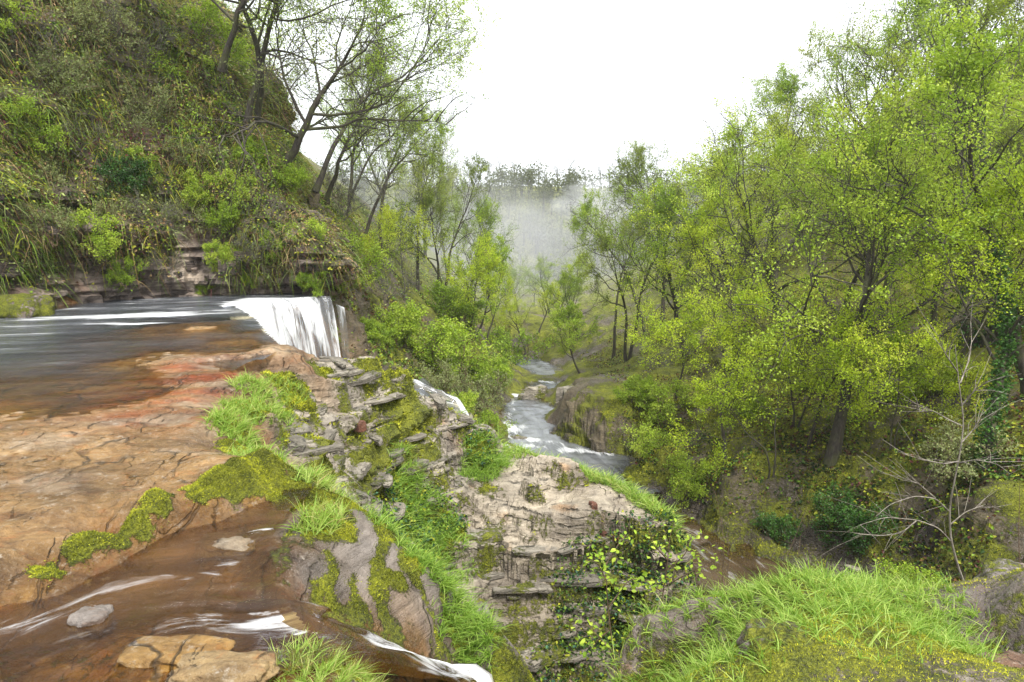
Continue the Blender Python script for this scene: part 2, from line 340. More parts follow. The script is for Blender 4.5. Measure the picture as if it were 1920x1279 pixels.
cg('B', [(1380,872,-5.3),(1580,862,-5),(1450,832,-5.1),(1700,862,-4.4),(1850,905,-3.8),(1180,742,-5.5),(1300,835,-5.9),(1450,700,-4.7),(1200,700,-6.0),(1640,680,-3.5),
  (1480,560,-1.5),(1750,600,-2),(1850,500,.5),(1900,700,-3),(1900,850,-3.4),(1130,790,-6.2),(1240,850,-6.2)])
cw('B', [(2.75,34.5,-5.9),(2.8,32.4,-5.9),(3.7,31.1,-5.9),(5.1,30,-5.8),(3.2,37,-6.1),(3.9,41,-6.4)])
cw('W', [(2.2,34.2,-8.1),(2.2,32,-8.1),(3.2,30.3,-8.1),(4.8,29.1,-7.9),(2.4,37,-8.2),(9.6,18.6,-6.9),(11,17,-6.6),(8.0,19.8,-7.2),(12.5,14.5,-6),(3.0,44,-8.4)])
cw('B', [(40,40,13),(60,40,24),(30,25,6),(45,15,13),(20,60,1),(30,60,8),(50,70,20),(12,60,-5),(10,80,-6),(25,80,4),(60,100,24),(22,100,-1),(16,14,-2.5),(20,8,0),(10,9,-4.5),(7.5,8,-5.4),(6.4,6,-2.4),
  (7,45,-6.2),(4.6,48,-7),(9,52,-5),(14,46,-3.2),(20,45,1.5),(26,45,5),(8,2,.5),(30,2,8),(60,0,22),(10,36,-5.2),(13,28,-4.3),(18,20,-2),(24,20,2.2),(28,38,5),(36,60,12),(90,60,34),(90,120,30),
  (-6.5,30,-2.6),(-5.6,33,-2.4),(-8,32,1.2),(-9.5,32,3.2),(-6,36,-1.4),(-8.6,45,.2),(-4.4,41,-3.0),(-2.4,42,-4.6),(-1.4,41,-6.3),(-.6,42,-7.6),(-3.2,34,-5.2),(-4.3,29.6,-4.0),(-2.2,30.5,-5.9),(-1.0,29.6,-6.9),
  (-.5,33,-7.4),(-.2,37,-7.9),(-12,30,8),(-16,35,12),(-9,38,3.2),(-15,45,8.5),(-10,60,2.4),(-25,60,14),(-6,70,-3),(-20,80,8),(-3,60,-5.5),(0.2,50,-7.6),(-3,50,-4.8),(-15,100,2),(-40,60,25),(-19,20,9),(-19,27,10),(-30,20,14),
  (-60,20,25),(-60,100,24),(-9,28,3.5),(-7.6,27.5,.5),(-7.2,26.2,-1.5),(0,100,-7.5),(0,130,-8),(30,130,-4),(-40,130,6),(3,80,-6.8)])
cw('L', [(-8.6,25.7,-.7),(-7.5,25.6,-.6),(-9.8,25.8,-.7),(-10.2,24,-.6),(-9.6,22.9,-.5),(-9.7,20.6,-.45),(-15.5,17.2,-.4),(-14.9,19.5,-.4),(-14,23.5,-.4),(-11,25.4,-.4)])
CX = np.array([(c[0], c[1]) for c in ctl]); CZ = np.array([c[2] for c in ctl]); CT = np.array([c[3] for c in ctl])
_d = np.linalg.norm(CX[:, None]-CX[None], axis=2)
RC = .10; _n = len(CX); A = np.zeros((_n+1, _n+1)); A[:_n, :_n] = -np.sqrt(_d**2+RC**2) + 3e-2*np.eye(_n); A[:_n, _n] = 1; A[_n, :_n] = 1
_w = np.linalg.solve(A, np.append(CZ, 0))
TAGS = ['L', 'F', 'M', 'T', 'S', 'W', 'K', 'B']
_TI = np.array([TAGS.index(c) for c in CT])
def ground(x, y, want_tags=False):
    x = np.asarray(x, float).ravel(); y = np.asarray(y, float).ravel()
    z = np.empty(len(x)); tw = np.zeros((len(x), len(TAGS))) if want_tags else None
    for a in range(0, len(x), 20000):
        q = np.stack([x[a:a+20000], y[a:a+20000]], 1)
        d = np.sqrt(((q[:, None, 0]-CX[None, :, 0])**2 + (q[:, None, 1]-CX[None, :, 1])**2))
        z[a:a+20000] = -np.sqrt(d**2+RC**2) @ _w[:_n] + _w[_n]
        if want_tags:
            e = 1/(d**4 + 1e-3)
            for k in range(len(TAGS)): tw[a:a+20000, k] = e[:, _TI == k].sum(1)
    if want_tags:
        tw /= tw.sum(1)[:, None]; return z, tw
    return z
def gz(x, y): return float(ground([x], [y])[0])

STRAT = dict(L=.05, F=.12, M=.12, T=1.0, S=.8, W=.9, K=.1, B=.6)
TINT = dict(L=(.37, .235, .10), F=(.15, .075, .02), M=(.28, .255, .24), T=(.50, .465, .40), S=(.48, .43, .35), W=(.15, .13, .11), K=(.28, .24, .22), B=(.17, .14, .085))
MOSS = dict(L=.0, F=.05, M=.36, T=.30, S=.12, W=.44, K=.55, B=.66)
WET = dict(L=.75, F=.9, M=.5, T=.2, S=.35, W=.9, K=.2, B=.2)
def blend(tw, dct): return tw @ np.array([dct[k] for k in TAGS], float)

# moss cushions and stains that have a place of their own: pixel, height, radius, (lift)
moss_spots = [(*G(px, py, z), r, l) for px, py, z, r, l in [
  (85,1042,.0,.13,.07),(150,1016,.0,.13,.05),(185,1003,.0,.15,.07),(215,990,.0,.13,.06),(250,975,.0,.16,.08),(295,953,.0,.15,.12),(385,932,-.03,.20,.07),(425,915,-.02,.26,.12),(465,898,-.02,.26,.13),(500,882,-.02,.22,.12),
  (450,790,.0,.4,.06),(470,745,.0,.4,.06),(500,712,0,.45,.1),(540,690,-.1,.5,.12),(600,672,-.2,.4,.05),(450,820,.0,.3,.05),
  (600,905,-.28,.4,.12),(570,945,-.3,.36,.1),(540,962,-.33,.2,.05),(640,940,-.4,.4,.08),(620,1000,-.4,.3,.06),(740,1080,-.7,.14,.05),(860,1120,-1.0,.12,.04),(640,1235,-.55,.25,.05),
  (755,745,-1.6,.45,.3),(735,735,-1.4,.3,.2),(830,775,-2.2,.3,.1),(910,855,-3.0,.5,.15),(760,880,-2.5,.4,.1),(830,960,-3.4,.5,.1),(780,960,-3.1,.5,.1),(560,760,-.65,.35,.1)]]
def moss_field(x, y):
    m = np.zeros(len(x)); lift = np.zeros(len(x))
    for cx, cy, cz, r, l in moss_spots:
        d = np.hypot(x-cx, y-cy) + .25*r*fbm(x*4/r*.4, y*4/r*.4, cx, 2)
        k = 1-sstep(.55*r, 1.15*r, d); m = np.maximum(m, k); lift = np.maximum(lift, l*(1-np.clip(d/(1.1*r), 0, 1)**2))
    return m, lift
def detail(x, y, z, tw):
    """bedding steps, knobs and cushions on top of the smooth land"""
    s = blend(tw, STRAT)
    big = fbm(x*.45, y*.45, 3.3, 3)
    z = z + (.05+.13*s)*fbm(x*.8, y*.8, 1.7, 4)*np.clip(s*1.3, .15, 1)
    for h, a, ew in ((.55, .8, .14), (.19, .8, .12), (.075, .8, .16)):
        b = z + .05*x - .03*y + .22*big
        f = b/h; fl = np.floor(f); fr = f-fl
        edge = .5 + .34*noise3(x*1.3, y*1.3, fl*3.7)
        st = sstep(np.clip(edge-ew, 0, .8), np.clip(edge+ew, .2, 1), fr)
        z = z + (st-fr)*h*a*np.clip(s*1.15, 0, 1)
    z = z + (.012+.02*s)*fbm(x*5, y*5, z*3, 4) + tw[:, 1]*(.085*fbm(x*1.5, y*1.5, 21, 3)+.03*np.abs(noise3(x*4, y*4, 3)))
    bl = z + .13*fbm(x*.45, y*.9, 31, 4); f = bl/.045; fr = f-np.floor(f); z = z + tw[:, 0]*(sstep(.35, .65, fr)-fr)*.045*.8
    mm, lift = moss_field(x, y)
    lump = lift*(.7+.6*np.abs(noise3(x*7, y*7, 2.2)))
    return z + lump + mm*.012*fbm(x*18, y*18, 0, 2), mm

def build_fine():
    ys = [2.3]
    while ys[-1] < 33: ys.append(ys[-1]*1.0049)
    xs = [0.0]
    while xs[-1] < 15: xs.append(xs[-1] + .034*max(1, (xs[-1]/3.6))**1.2)
    xr = np.array([v for v in xs if v < 14]); xl = -np.array(xs[1:])[::-1]
    xs = np.concatenate([xl, xr]); ys = np.array(ys)
    X, Y = np.meshgrid(xs, ys); x = X.ravel(); y = Y.ravel()
    z0, tw = ground(x, y, True)
    z, mm = detail(x, y, z0, tw)
    nv, nu = len(xs), len(ys)
    Z = z.reshape(nu, nv)
    gy, gx = np.gradient(Z, ys, xs)
    hy, hx = np.gradient(z0.reshape(nu, nv), ys, xs); sl = np.hypot(hx, hy); steep = sstep(.7, 2.0, sl).ravel()
    nx, ny = (-hx/(sl+1e-6)).ravel(), (-hy/(sl+1e-6)).ravel()
    s = blend(tw, STRAT)
    off = steep*s*(.30*noise3(x*.35, y*.35, (z+.05*x)*5) + .16*noise3(x*.6, y*.6, (z+.05*x)*13) + .10*fbm(x*1.2, y*1.2, z*3, 3))
    x2, y2 = x+nx*off, y+ny*off
    V = np.stack([x2, y2, z], 1); F = gridfaces(nu, nv)
    tint = np.stack([blend(tw, {k: v[i] for k, v in TINT.items()}) for i in range(3)], 1)
    # iron stains of the ledge, brown under water, pale dry lips
    L = tw[:, 0]
    red = L*sum(np.exp(-(((x-c[0])/rx)**2+((y-c[1])/ry)**2)) for c, rx, ry in ((G(340,735,0), 1.7, 1.0), (G(460,700,0), 1.3, .9), (G(290,790,0), .8, .5), (G(430,680,0), 1, .8)))
    red = np.clip(red*(.6+.9*fbm(x*1.1, y*2.2, 5, 4)), 0, 1)
    tint = tint*(1-red[:, None]) + red[:, None]*np.array([.36, .095, .03])
    pale = L*sstep(.05, .55, fbm(x*.8, y*1.3, 9, 4))*.8
    tint = tint*(1-pale[:, None]) + pale[:, None]*np.array([.44, .35, .25])
    under = L*sstep(-.03, -.12, z); tint = tint*(1-under[:, None]) + under[:, None]*np.array([.26, .13, .04])
    rust = (tw[:, 3]+tw[:, 4])*sstep(.45, .9, fbm(x*.9, y*.9, z*2+4, 4)); tint = tint*(1-rust[:, None]*.6) + .6*rust[:, None]*np.array([.50, .28, .11])
    rise = sstep(.7, 2.2, np.hypot(gx, gy)).ravel()*(tw[:, 3]+tw[:, 4])
    moss = blend(tw, MOSS) + .5*fbm(x*.8, y*.8, z*.8, 4)*(1-L) + .10*steep*(1-L) + .30*rise - .4*steep*tw[:, 7]
    stripe = sstep(-.12, .22, noise3(x*6.5+.8*y+1.3*fbm(x*1.7, y*1.7, 3, 3), y*1.3, 7.7))*.72 + .1*fbm(x*4, y*4, 1, 3)
    hm = tw[:, 2]*(z > -2.1); moss = moss*(1-hm) + hm*stripe
    moss = np.clip(np.maximum(moss*(1-L*.97), mm*1.1), 0, 1)
    wet = np.clip(blend(tw, WET) + .55*fbm(x*.9, y*.9, 2, 4), 0, 1)
    gold = tw[:, 1]*sstep(-.2, .5, fbm(x*1.4, y*1.4, 41, 4)); tint = tint*(1-gold[:, None])+gold[:, None]*np.array([.46, .27, .07])
    lil = tw[:, 1]*sstep(.3, .7, fbm(x*1.5, y*1.5, 21, 3)); tint = tint*(1-lil[:, None])+lil[:, None]*np.array([.36, .31, .30])
    lam = np.clip(tw[:, 3]+tw[:, 4]+.5*tw[:, 5], 0, 1)
    tid = tw.argmax(1)
    ft = tid[F[:, 0]]
    NAMES = dict(L='rock_ledge', F='stream_bed', M='mossy_rock_hump', T='rock_terrace', S='lower_rock_slab', W='gorge_floor', K='foreground_bank', B='gorge_bank')
    objs = {}
    for k, tg in enumerate(TAGS):
        fk = F[ft == k]
        if not len(fk): continue
        used, inv = np.unique(fk, return_inverse=True)
        o = mesh(NAMES[tg], V[used], inv.reshape(fk.shape), M['ledge'] if tg in 'LFK' else M['rock'], None, tg not in 'TS',
                 {'tint': ('POINT', 'FLOAT_COLOR', np.c_[tint[used], np.ones(len(used))]), 'moss': ('POINT', 'FLOAT', moss[used]), 'wet': ('POINT', 'FLOAT', wet[used]), 'lam': ('POINT', 'FLOAT', lam[used])})
        tag(o, kind='structure'); objs[tg] = o
    nrm = np.stack([-gx.ravel(), -gy.ravel(), np.ones(len(x))], 1); nrm /= np.linalg.norm(nrm, axis=1)[:, None]
    return dict(V=V, N=nrm, moss=moss, mm=mm, tw=tw, steep=steep, xs=xs, ys=ys, Z=Z, objs=objs, tint=tint, cont=np.arctan2(hx.ravel(), -hy.ravel()))
FINE = build_fine()
def fine_z(x, y):                                   # height of the detailed near ground
    x = np.asarray(x, float); y = np.asarray(y, float)
    i = np.clip(np.searchsorted(FINE['ys'], y)-1, 0, len(FINE['ys'])-2); j = np.clip(np.searchsorted(FINE['xs'], x)-1, 0, len(FINE['xs'])-2)
    Z = FINE['Z']; fy = (y-FINE['ys'][i])/(FINE['ys'][i+1]-FINE['ys'][i]); fx = (x-FINE['xs'][j])/(FINE['xs'][j+1]-FINE['xs'][j])
    fx = np.clip(fx, 0, 1); fy = np.clip(fy, 0, 1)
    return (Z[i, j]*(1-fx)+Z[i, j+1]*fx)*(1-fy) + (Z[i+1, j]*(1-fx)+Z[i+1, j+1]*fx)*fy
def land(x, y):                                     # height anywhere
    x = np.atleast_1d(np.asarray(x, float)); y = np.atleast_1d(np.asarray(y, float))
    z = ground(x, y)
    near = (x > FINE['xs'][0]) & (x < FINE['xs'][-1]) & (y > FINE['ys'][0]) & (y < FINE['ys'][-1])
    if near.any(): z[near] = fine_z(x[near], y[near])
    return z

def build_far():
    xs = np.concatenate([np.arange(-70, -16, 1.2), np.arange(-16, 30, .3), np.arange(30, 95, 1.0)])
    ys = np.concatenate([np.arange(-6, 4, 1.0), np.arange(4, 60, .3), np.arange(60, 135, 1.0)])
    X, Y = np.meshgrid(xs, ys); x, y = X.ravel(), Y.ravel()
    z0, tw = ground(x, y, True)
    z, mm = detail(x, y, z0, tw)
    z = z + .35*fbm(x*.25, y*.25, 8, 3)*sstep(28, 45, y)
    inside = (x > FINE['xs'][0]+.35) & (x < FINE['xs'][-1]-.35) & (y > 2.7) & (y < 32.4)
    edge = (x > FINE['xs'][0]-.2) & (x < FINE['xs'][-1]+.2) & (y > 2.2) & (y < 33.1)
    z = np.where(edge, z-.12, z)
    V = np.stack([x, y, z], 1); F = gridfaces(len(ys), len(xs)); F = F[~inside[F].all(1)]
    tint = np.stack([blend(tw, {k: v[i] for k, v in TINT.items()}) for i in range(3)], 1)
    soil = sstep(.15, .6, fbm(x*.5, y*.5, 3, 4)); tint = tint*(1-soil[:, None]*.6)+.6*soil[:, None]*np.array([.20, .15, .13])
    Zg = z.reshape(len(ys), len(xs)); gy, gx = np.gradient(Zg, ys, xs); st = sstep(.9, 2.4, np.hypot(gx, gy)).ravel()
    moss = np.clip(blend(tw, MOSS) + .45*fbm(x*.45, y*.45, z*.4, 4) - .25*st, 0, 1)
    wet = np.clip(blend(tw, WET), 0, 1)
    used, inv = np.unique(F, return_inverse=True)
    o = mesh('hillside', V[used], inv.reshape(F.shape), M['rock'], None, True,
             {'tint': ('POINT', 'FLOAT_COLOR', np.c_[tint[used], np.ones(len(used))]), 'moss': ('POINT', 'FLOAT', moss[used]), 'wet': ('POINT', 'FLOAT', wet[used])})
    tag(o, kind='structure'); return o
build_far()

# far side of the valley, closing the view in the mist
def build_far_hill():
    xs = np.arange(-220, 260, 4.0); ys = np.arange(118, 330, 4.0)
    X, Y = np.meshgrid(xs, ys); x, y = X.ravel(), Y.ravel()
    prof = np.interp(y, [118, 140, 165, 190, 215, 330], [-12, -6, 4, 12.5, 15, 20])
    side = 10*sstep(25, 140, np.abs(x-12))
    z = prof + side*sstep(120, 180, y) + 1.6*fbm(x*.03, y*.03, 1, 4)
    n = len(x)
    o = mesh('far_hill', np.stack([x, y, z], 1), gridfaces(len(ys), len(xs)), M['rock'], None, True,
             {'tint': ('POINT', 'FLOAT_COLOR', np.tile([.12, .10, .06, 1], (n, 1))), 'moss': ('POINT', 'FLOAT', np.full(n, .6)), 'wet': ('POINT', 'FLOAT', np.zeros(n))})
    tag(o, kind='structure')
    return lambda a, b: np.interp(b, [118, 140, 165, 190, 215, 330], [-12, -6, 4, 12.5, 15, 20]) + 10*sstep(25, 140, np.abs(a-12))*sstep(120, 180, b) + 1.6*fbm(a*.03, b*.03, 1, 4)
far_z = build_far_hill()

# ------------------------------------------------------------------ the left cliff
CB = np.array([(-46,11.5),(-26,13.2),(-18.5,15.2),(-15.2,17.0),(-14.2,19.3),(-13.7,22),(-12.2,24.1),(-9.6,24.9),(-7.3,25.2),(-6.75,26.3),(-7.2,28.6),(-8.4,32),(-9.8,36)], float)
def curve(P, n):
    d = np.r_[0, np.cumsum(np.linalg.norm(np.diff(P, axis=0), axis=1))]; t = np.linspace(0, d[-1], n)
    out = []
    for k in range(P.shape[1]):
        q = np.interp(t, d, P[:, k]); w = max(3, n//70); ker = np.ones(w)/w
        qp = np.r_[np.full(w, q[0]), q, np.full(w, q[-1])]; out.append(np.convolve(qp, ker, 'same')[w:-w])
    return np.stack(out, 1), t
def build_cliff():
    n, m = 700, 190
    B, S = curve(CB, n)
    T = np.gradient(B, axis=0); T /= np.linalg.norm(T, axis=1)[:, None]
    N = np.stack([T[:, 1], -T[:, 0]], 1)            # towards the river
    zz = np.linspace(-1.2, 15.5, m)
    s = S[:, None]; z = zz[None, :]
    back = np.interp(zz, [-1.2, .28, .42, .9, 1.3, 2.6, 3.3, 5, 6.5, 9, 11, 15.5], [.5, .5, .0, .0, -.15, .0, .4, .9, 1.5, 2.3, 3.3, 6.5])[None, :]
    # hollow under the overhang at the left, buttress at the corner by the fall
    Bx = B[:, 0][:, None]
    lx = np.clip(z-2.0, 0, 20)*.44*sstep(-12.5, -8.5, Bx)*sstep(33, 28, B[:, 1][:, None])
    hollow = np.exp(-((Bx+15.0)/2.2)**2)*np.exp(-((z-1.3)/.75)**2)*1.7
    P0 = B[:, None, 0]; P1 = B[:, None, 1]
    q1 = fbm(P0*.33, P1*.33, z*.42, 4); q2 = fbm(P0*.9+9, P1*.9, z*1.1, 4)
    lay = z + .05*s + .12*q1
    cid = np.floor(lay/.42); bid = np.floor(s/.75 + 3*hash01(cid, 1.0)); blk = hash01(cid, bid)
    cid2 = np.floor(lay/.17); bid2 = np.floor(s/.33 + 3*hash01(cid2, 2.0)); blk2 = hash01(cid2, bid2)
    low = 1-sstep(2.6, 4.6, z + 1.2*q1)
    off = -back - hollow + .75*q1 + .25*q2 + (blk-.5)*(.55*low+.2) + (blk2-.5)*(.2*low+.06)
    off = off - .25*(sstep(.8, .95, np.mod(lay/1.25, 1)))*(.4+.6*low)
    X = B[:, None, 0] + N[:, None, 0]*off - lx; Y = B[:, None, 1] + N[:, None, 1]*off; Z = np.broadcast_to(z, X.shape) + .06*q2
    V = np.stack([X, Y, Z], -1)
    du = np.gradient(V, axis=0); dv = np.gradient(V, axis=1); NN = np.cross(du, dv); NN /= np.linalg.norm(NN, axis=2)[..., None]+1e-9
    veg = sstep(-.2, .5, q1*.7 + .5*fbm(P0*.7, P1*.7, z*.7+30, 3) + (z-1.3)*.33)
    tint = np.empty((n, m, 3)); tint[:] = (.28, .235, .21)
    lich = sstep(.1, .6, fbm(P0*1.5, P1*1.5, z*.6+3, 4))*low; tint += lich[..., None]*np.array([.30, .27, .22])
    rust = sstep(.2, .7, fbm(P0*.6, P1*.6, z*.5+11, 3)); tint = tint*(1-.6*rust[..., None]) + .6*rust[..., None]*np.array([.26, .13, .07])
    soil = sstep(.3, .9, veg)*.5; tint = tint*(1-soil[..., None]) + soil[..., None]*np.array([.10, .075, .05])
    F = gridfaces(n, m)
    o = mesh('river_cliff', V.reshape(-1, 3), F, M['cliff'], None, False,
             {'tint': ('POINT', 'FLOAT_COLOR', np.c_[tint.reshape(-1, 3), np.ones(n*m)]), 'moss': ('POINT', 'FLOAT', np.clip(.1+.36*veg, 0, 1).ravel()), 'wet': ('POINT', 'FLOAT', np.full(n*m, .3)), 'lam': ('POINT', 'FLOAT', np.full(n*m, .35))})
    tag(o, kind='structure')
    return dict(o=o, V=V, N=NN, veg=veg, S=S, z=zz, n=n, m=m, out=N, B=B)
CL = build_cliff()

# ------------------------------------------------------------------ water
def inpoly(x, y, poly):
    r = np.zeros(len(x), bool); n = len(poly)
    for i in range(n):
        (x1, y1), (x2, y2) = poly[i], poly[(i+1) % n]
        c = ((y1 > y) != (y2 > y)) & (x < (x2-x1)*(y-y1)/(y2-y1+1e-12)+x1); r ^= c
    return r
def sheet(name, xs, ys, zfun, mat, flow, foamfun, dscale, mindepth=-.06, maxdepth=9, poly=None, wave=.0, kind='structure', warp=0.0):
    """a water surface over the land; flow = direction angle for the streaks"""
    X, Y = np.meshgrid(xs, ys); x, y = X.ravel(), Y.ravel(); z = zfun(x, y)
    bed = land(x, y); d = z-bed
    z = z + wave*fbm(x*1.6, y*1.6, 4, 3)
    F = gridfaces(len(ys), len(xs)); keep = (d[F] > mindepth).any(1) & (d[F] < maxdepth).all(1)
    if poly is not None: keep &= inpoly(x, y, poly)[F].all(1)
    F = F[keep]; used, inv = np.unique(F, return_inverse=True)
    a = flow(x, y) if callable(flow) else np.full(len(x), flow)
    u = x*np.cos(a)+y*np.sin(a); v = -x*np.sin(a)+y*np.cos(a) + warp*fbm(x*.55, y*.55, 17, 2)
    o = mesh(name, np.stack([x, y, z], 1)[used], inv.reshape(F.shape), mat, None, True,
             {'depth': ('POINT', 'FLOAT', np.clip(d/dscale, 0, 1)[used]), 'foam': ('POINT', 'FLOAT', np.clip(foamfun(x, y, d), 0, 1)[used])},
             uv=np.stack([u, v], 1)[used])
    if kind: tag(o, kind=kind)
    return o
def spot(x, y, c, rx, ry, ang=0):
    ca, sa = math.cos(ang), math.sin(ang); dx, dy = x-c[0], y-c[1]
    return np.exp(-(((dx*ca+dy*sa)/rx)**2+((-dx*sa+dy*ca)/ry)**2))
def ribbon(name, path, widths, mat, foam, depth=1.0, across=15, n=120, bulge=.04, rough=.03, kind='structure', parent=None, jag=.12):
    """water running along a path of 3d points: u along, v across"""
    P, S = curve(np.array(path, float), n); W = np.interp(np.linspace(0, 1, n), np.linspace(0, 1, len(widths)), widths)
    Fm = np.interp(np.linspace(0, 1, n), np.linspace(0, 1, len(foam)), foam)
    T = np.gradient(P, axis=0); T /= np.linalg.norm(T, axis=1)[:, None]
    side = np.cross(T, np.array([0, 0, 1.0])); side[:, 2] = 0; side /= np.linalg.norm(side, axis=1)[:, None]+1e-9
    v = np.linspace(-1, 1, across)
    ww = W[:, None]*(1 + jag*noise3(S[:, None]*1.5, np.sign(v)[None]*3+0*S[:, None], 2.2))
    V = P[:, None] + side[:, None]*(v[None, :]*ww*.5)[..., None]
    up = bulge*(1-v[None]**2) - .05*(np.abs(v[None]) > .97) + rough*fbm(S[:, None]*1.2, v[None]*W[:, None]*3.5, 3.1, 3)
    V[..., 2] += up
    uv = np.stack([np.broadcast_to(S[:, None], ww.shape), v[None]*ww*.5], -1)
    fo = np.clip(Fm[:, None]*(1-.55*np.abs(v[None])**2.5) + .25*fbm(S[:, None]*.8, v[None]*W[:, None]*2, 8.8, 3)*(Fm[:, None] > .05), 0, 1)
    o = mesh(name, V.reshape(-1, 3), gridfaces(n, across), mat, parent, True,
             {'depth': ('POINT', 'FLOAT', np.full(n*across, depth)), 'foam': ('POINT', 'FLOAT', fo.ravel())}, uv=uv.reshape(-1, 2))
    if kind: tag(o, kind=kind)
    return o

# upper river: slides from the left along the cliff to the fall
def up_foam(x, y, d):
    f = .95*spot(x, y, G(265,592,0), 1.5, .55, .25) + .6*spot(x, y, G(235,607,0), .9, .3, .2)
    f += .22*spot(x, y, G(140,578,0), 2.0, .15, 1.0) + .2*spot(x, y, G(60,600,0), 1.4, .12, .75)
    f += 1.0*sstep(.75, .0, np.hypot(x+8.3, y-22.9)-.9)*sstep(-11.0, -8.6, x)
    return f + .12*sstep(.1, .35, d) + .05
sheet('upper_river', np.concatenate([np.arange(-42, -15, .5), np.arange(-15, -2.5, .11)]), np.arange(5.5, 26.2, .11),
      lambda x, y: .012 + .035*fbm(x*.35, y*.9, 1, 3)*sstep(10, 13, y), M['river'], lambda x, y: .25+.35*sstep(-16, -8, x)*0+.03*y*0, up_foam, .30, mindepth=-.03, maxdepth=4,
      poly=[(-45,4),(-5.4,4),(-5.2,9),(-4.75,11.5),(-4.6,13.2),(-5.15,14.8),(-6.9,18.4),(-8.9,21.9),(-8.0,23.6),(-6.9,25.1),(-7.5,27),(-45,27)], wave=.012)

# main fall over the lip of the horseshoe
def waterfall(name, lip, drop, out, foam, label=None, n=90, m=46, jag=.1, mat='fall'):
    P, S = curve(np.array(lip, float), n); T = np.gradient(P, axis=0); T /= np.linalg.norm(T, axis=1)[:, None]+1e-9
    o2 = np.stack([T[:, 1], -T[:, 0]], 1); o2 *= np.sign(o2 @ np.array(out[:2]))[:, None]; o2 /= np.linalg.norm(o2, axis=1)[:, None]+1e-9
    t = np.linspace(-.12, 1, m); tt = np.clip(t, 0, 1)
    R = 1 + jag*fbm(S*1.4, 0*S, 2, 3)
    lip_d = .12*fbm(S*.9, 0*S, 7, 3)
    horiz = (t[None]*1.0 + .12)*out[2]*R[:, None] + lip_d[:, None] + .10*fbm(S[:, None]*2.2, 0*tt[None], 5, 3)*tt[None]
    z = P[:, 2][:, None] - drop*tt[None]**1.7 + 0*S[:, None]
    V = np.stack([P[:, 0][:, None]+o2[:, 0][:, None]*horiz, P[:, 1][:, None]+o2[:, 1][:, None]*horiz, z], -1)
    fo = np.clip(np.interp(np.linspace(0, 1, n), np.linspace(0, 1, len(foam)), foam)[:, None] + .35*fbm(S[:, None]*1.7, tt[None]*.5, 1, 3), 0, 1)
    uv = np.stack([np.broadcast_to(t[None]*drop, fo.shape), np.broadcast_to(S[:, None], fo.shape)], -1)
    o = mesh(name, V.reshape(-1, 3), gridfaces(n, m), M[mat], None, True,
             {'depth': ('POINT', 'FLOAT', np.full(n*m, .8)), 'foam': ('POINT', 'FLOAT', fo.ravel())}, uv=uv.reshape(-1, 2))
    return tag(o, kind='structure')
waterfall('main_waterfall', [(-9.2,21.2,.03),(-9.0,22.0,.03),(-8.5,22.9,.03),(-7.9,23.7,.02),(-7.1,24.75,.0),(-6.75,25.05,-.02)], 4.1, (1,-.4,1.05), [.9,1.0,1.0,.95,.72,.6,.58,.4])
waterfall('side_trickle', [(-6.6,25.3,-.35),(-6.35,25.6,-.5)], 3.2, (1,-.5,.35), [.35,.45], n=14)

# plunge pool, second fall and rapids, then the gorge river
def lowz(x, y): return np.interp(x+.12*(y-25), [-6, -3.4, -2.7, -1.9, -1.2, -.3, .5], [-4.0, -4.05, -4.7, -4.95, -6.2, -6.9, -7.75])
sheet('plunge_pool', np.arange(-8.6, .6, .1), np.arange(19.5, 29.8, .1), lowz, M['gorge_water'], .1,
      lambda x, y, d: .12 + .25*sstep(-3.9, -3.3, x)*sstep(.3, -.2, x) + .9*spot(x, y, (-6.6, 22.8), 1.0, 1.6), .3, wave=.03, poly=[(-9,19),(-3,19),(-1.2,22.5),(.4,22.5),(.6,30),(-5.5,29.5)])
ribbon('second_fall', [(-5.0,27.2,-4.0),D(772,716,27.6),D(820,736,27.6),D(856,752,27.4),D(880,790,27.2),D(905,815,27.2),D(940,835,27.4),D(985,850,28.5)], [.7,.6,.55,.6,.5,.6,.9,1.6], M['fall'], [.3,.6,.55,.85,.7,.9,.9,.6], depth=.9, bulge=.08, rough=.12)
def gf(x, y, d):
    f = .03 + .75*spot(x, y, G(1010,742,-7.9), 2.2, .8, .1) + .55*spot(x, y, G(960,780,-7.9), .35, 3.5, -.1) + .75*spot(x, y, G(960,815,-7.9), .6, 1.0) + .5*spot(x, y, G(1010,840,-7.9), 2.0, .35, -.45)
    f += .8*spot(x, y, G(1080,862,-7.9), 2.4, .5, -.35) + .5*spot(x, y, G(1030,722,-8.2), 1.8, .6, 0)
    return .75*(f + .2*sstep(.2, .04, d))*sstep(23, 28, y)
def grz(x, y): return np.interp(y, [12, 20, 27, 33, 39, 44, 60, 90], [-6.95, -7.15, -7.4, -7.6, -7.68, -7.95, -8.2, -8.7])
sheet('gorge_river', np.arange(-3, 9.8, .16), np.arange(12, 92, .16), grz, M['gorge_water'], 1.75, gf, .35, wave=.05, poly=[(-.6,26),(1.6,24),(6.3,24.2),(6.3,25),(5.2,31),(4.2,45),(4.2,53),(1,57),(-4,58),(-3,54),(-1.4,46),(-1.8,34)])

sheet('brown_pool', np.arange(2.5, 12, .15), np.arange(10, 24.6, .15), lambda x, y: grz(x, y)-.22, M['pool'], 1.9, lambda x, y, d: .12+.0*x, .4, wave=.02)
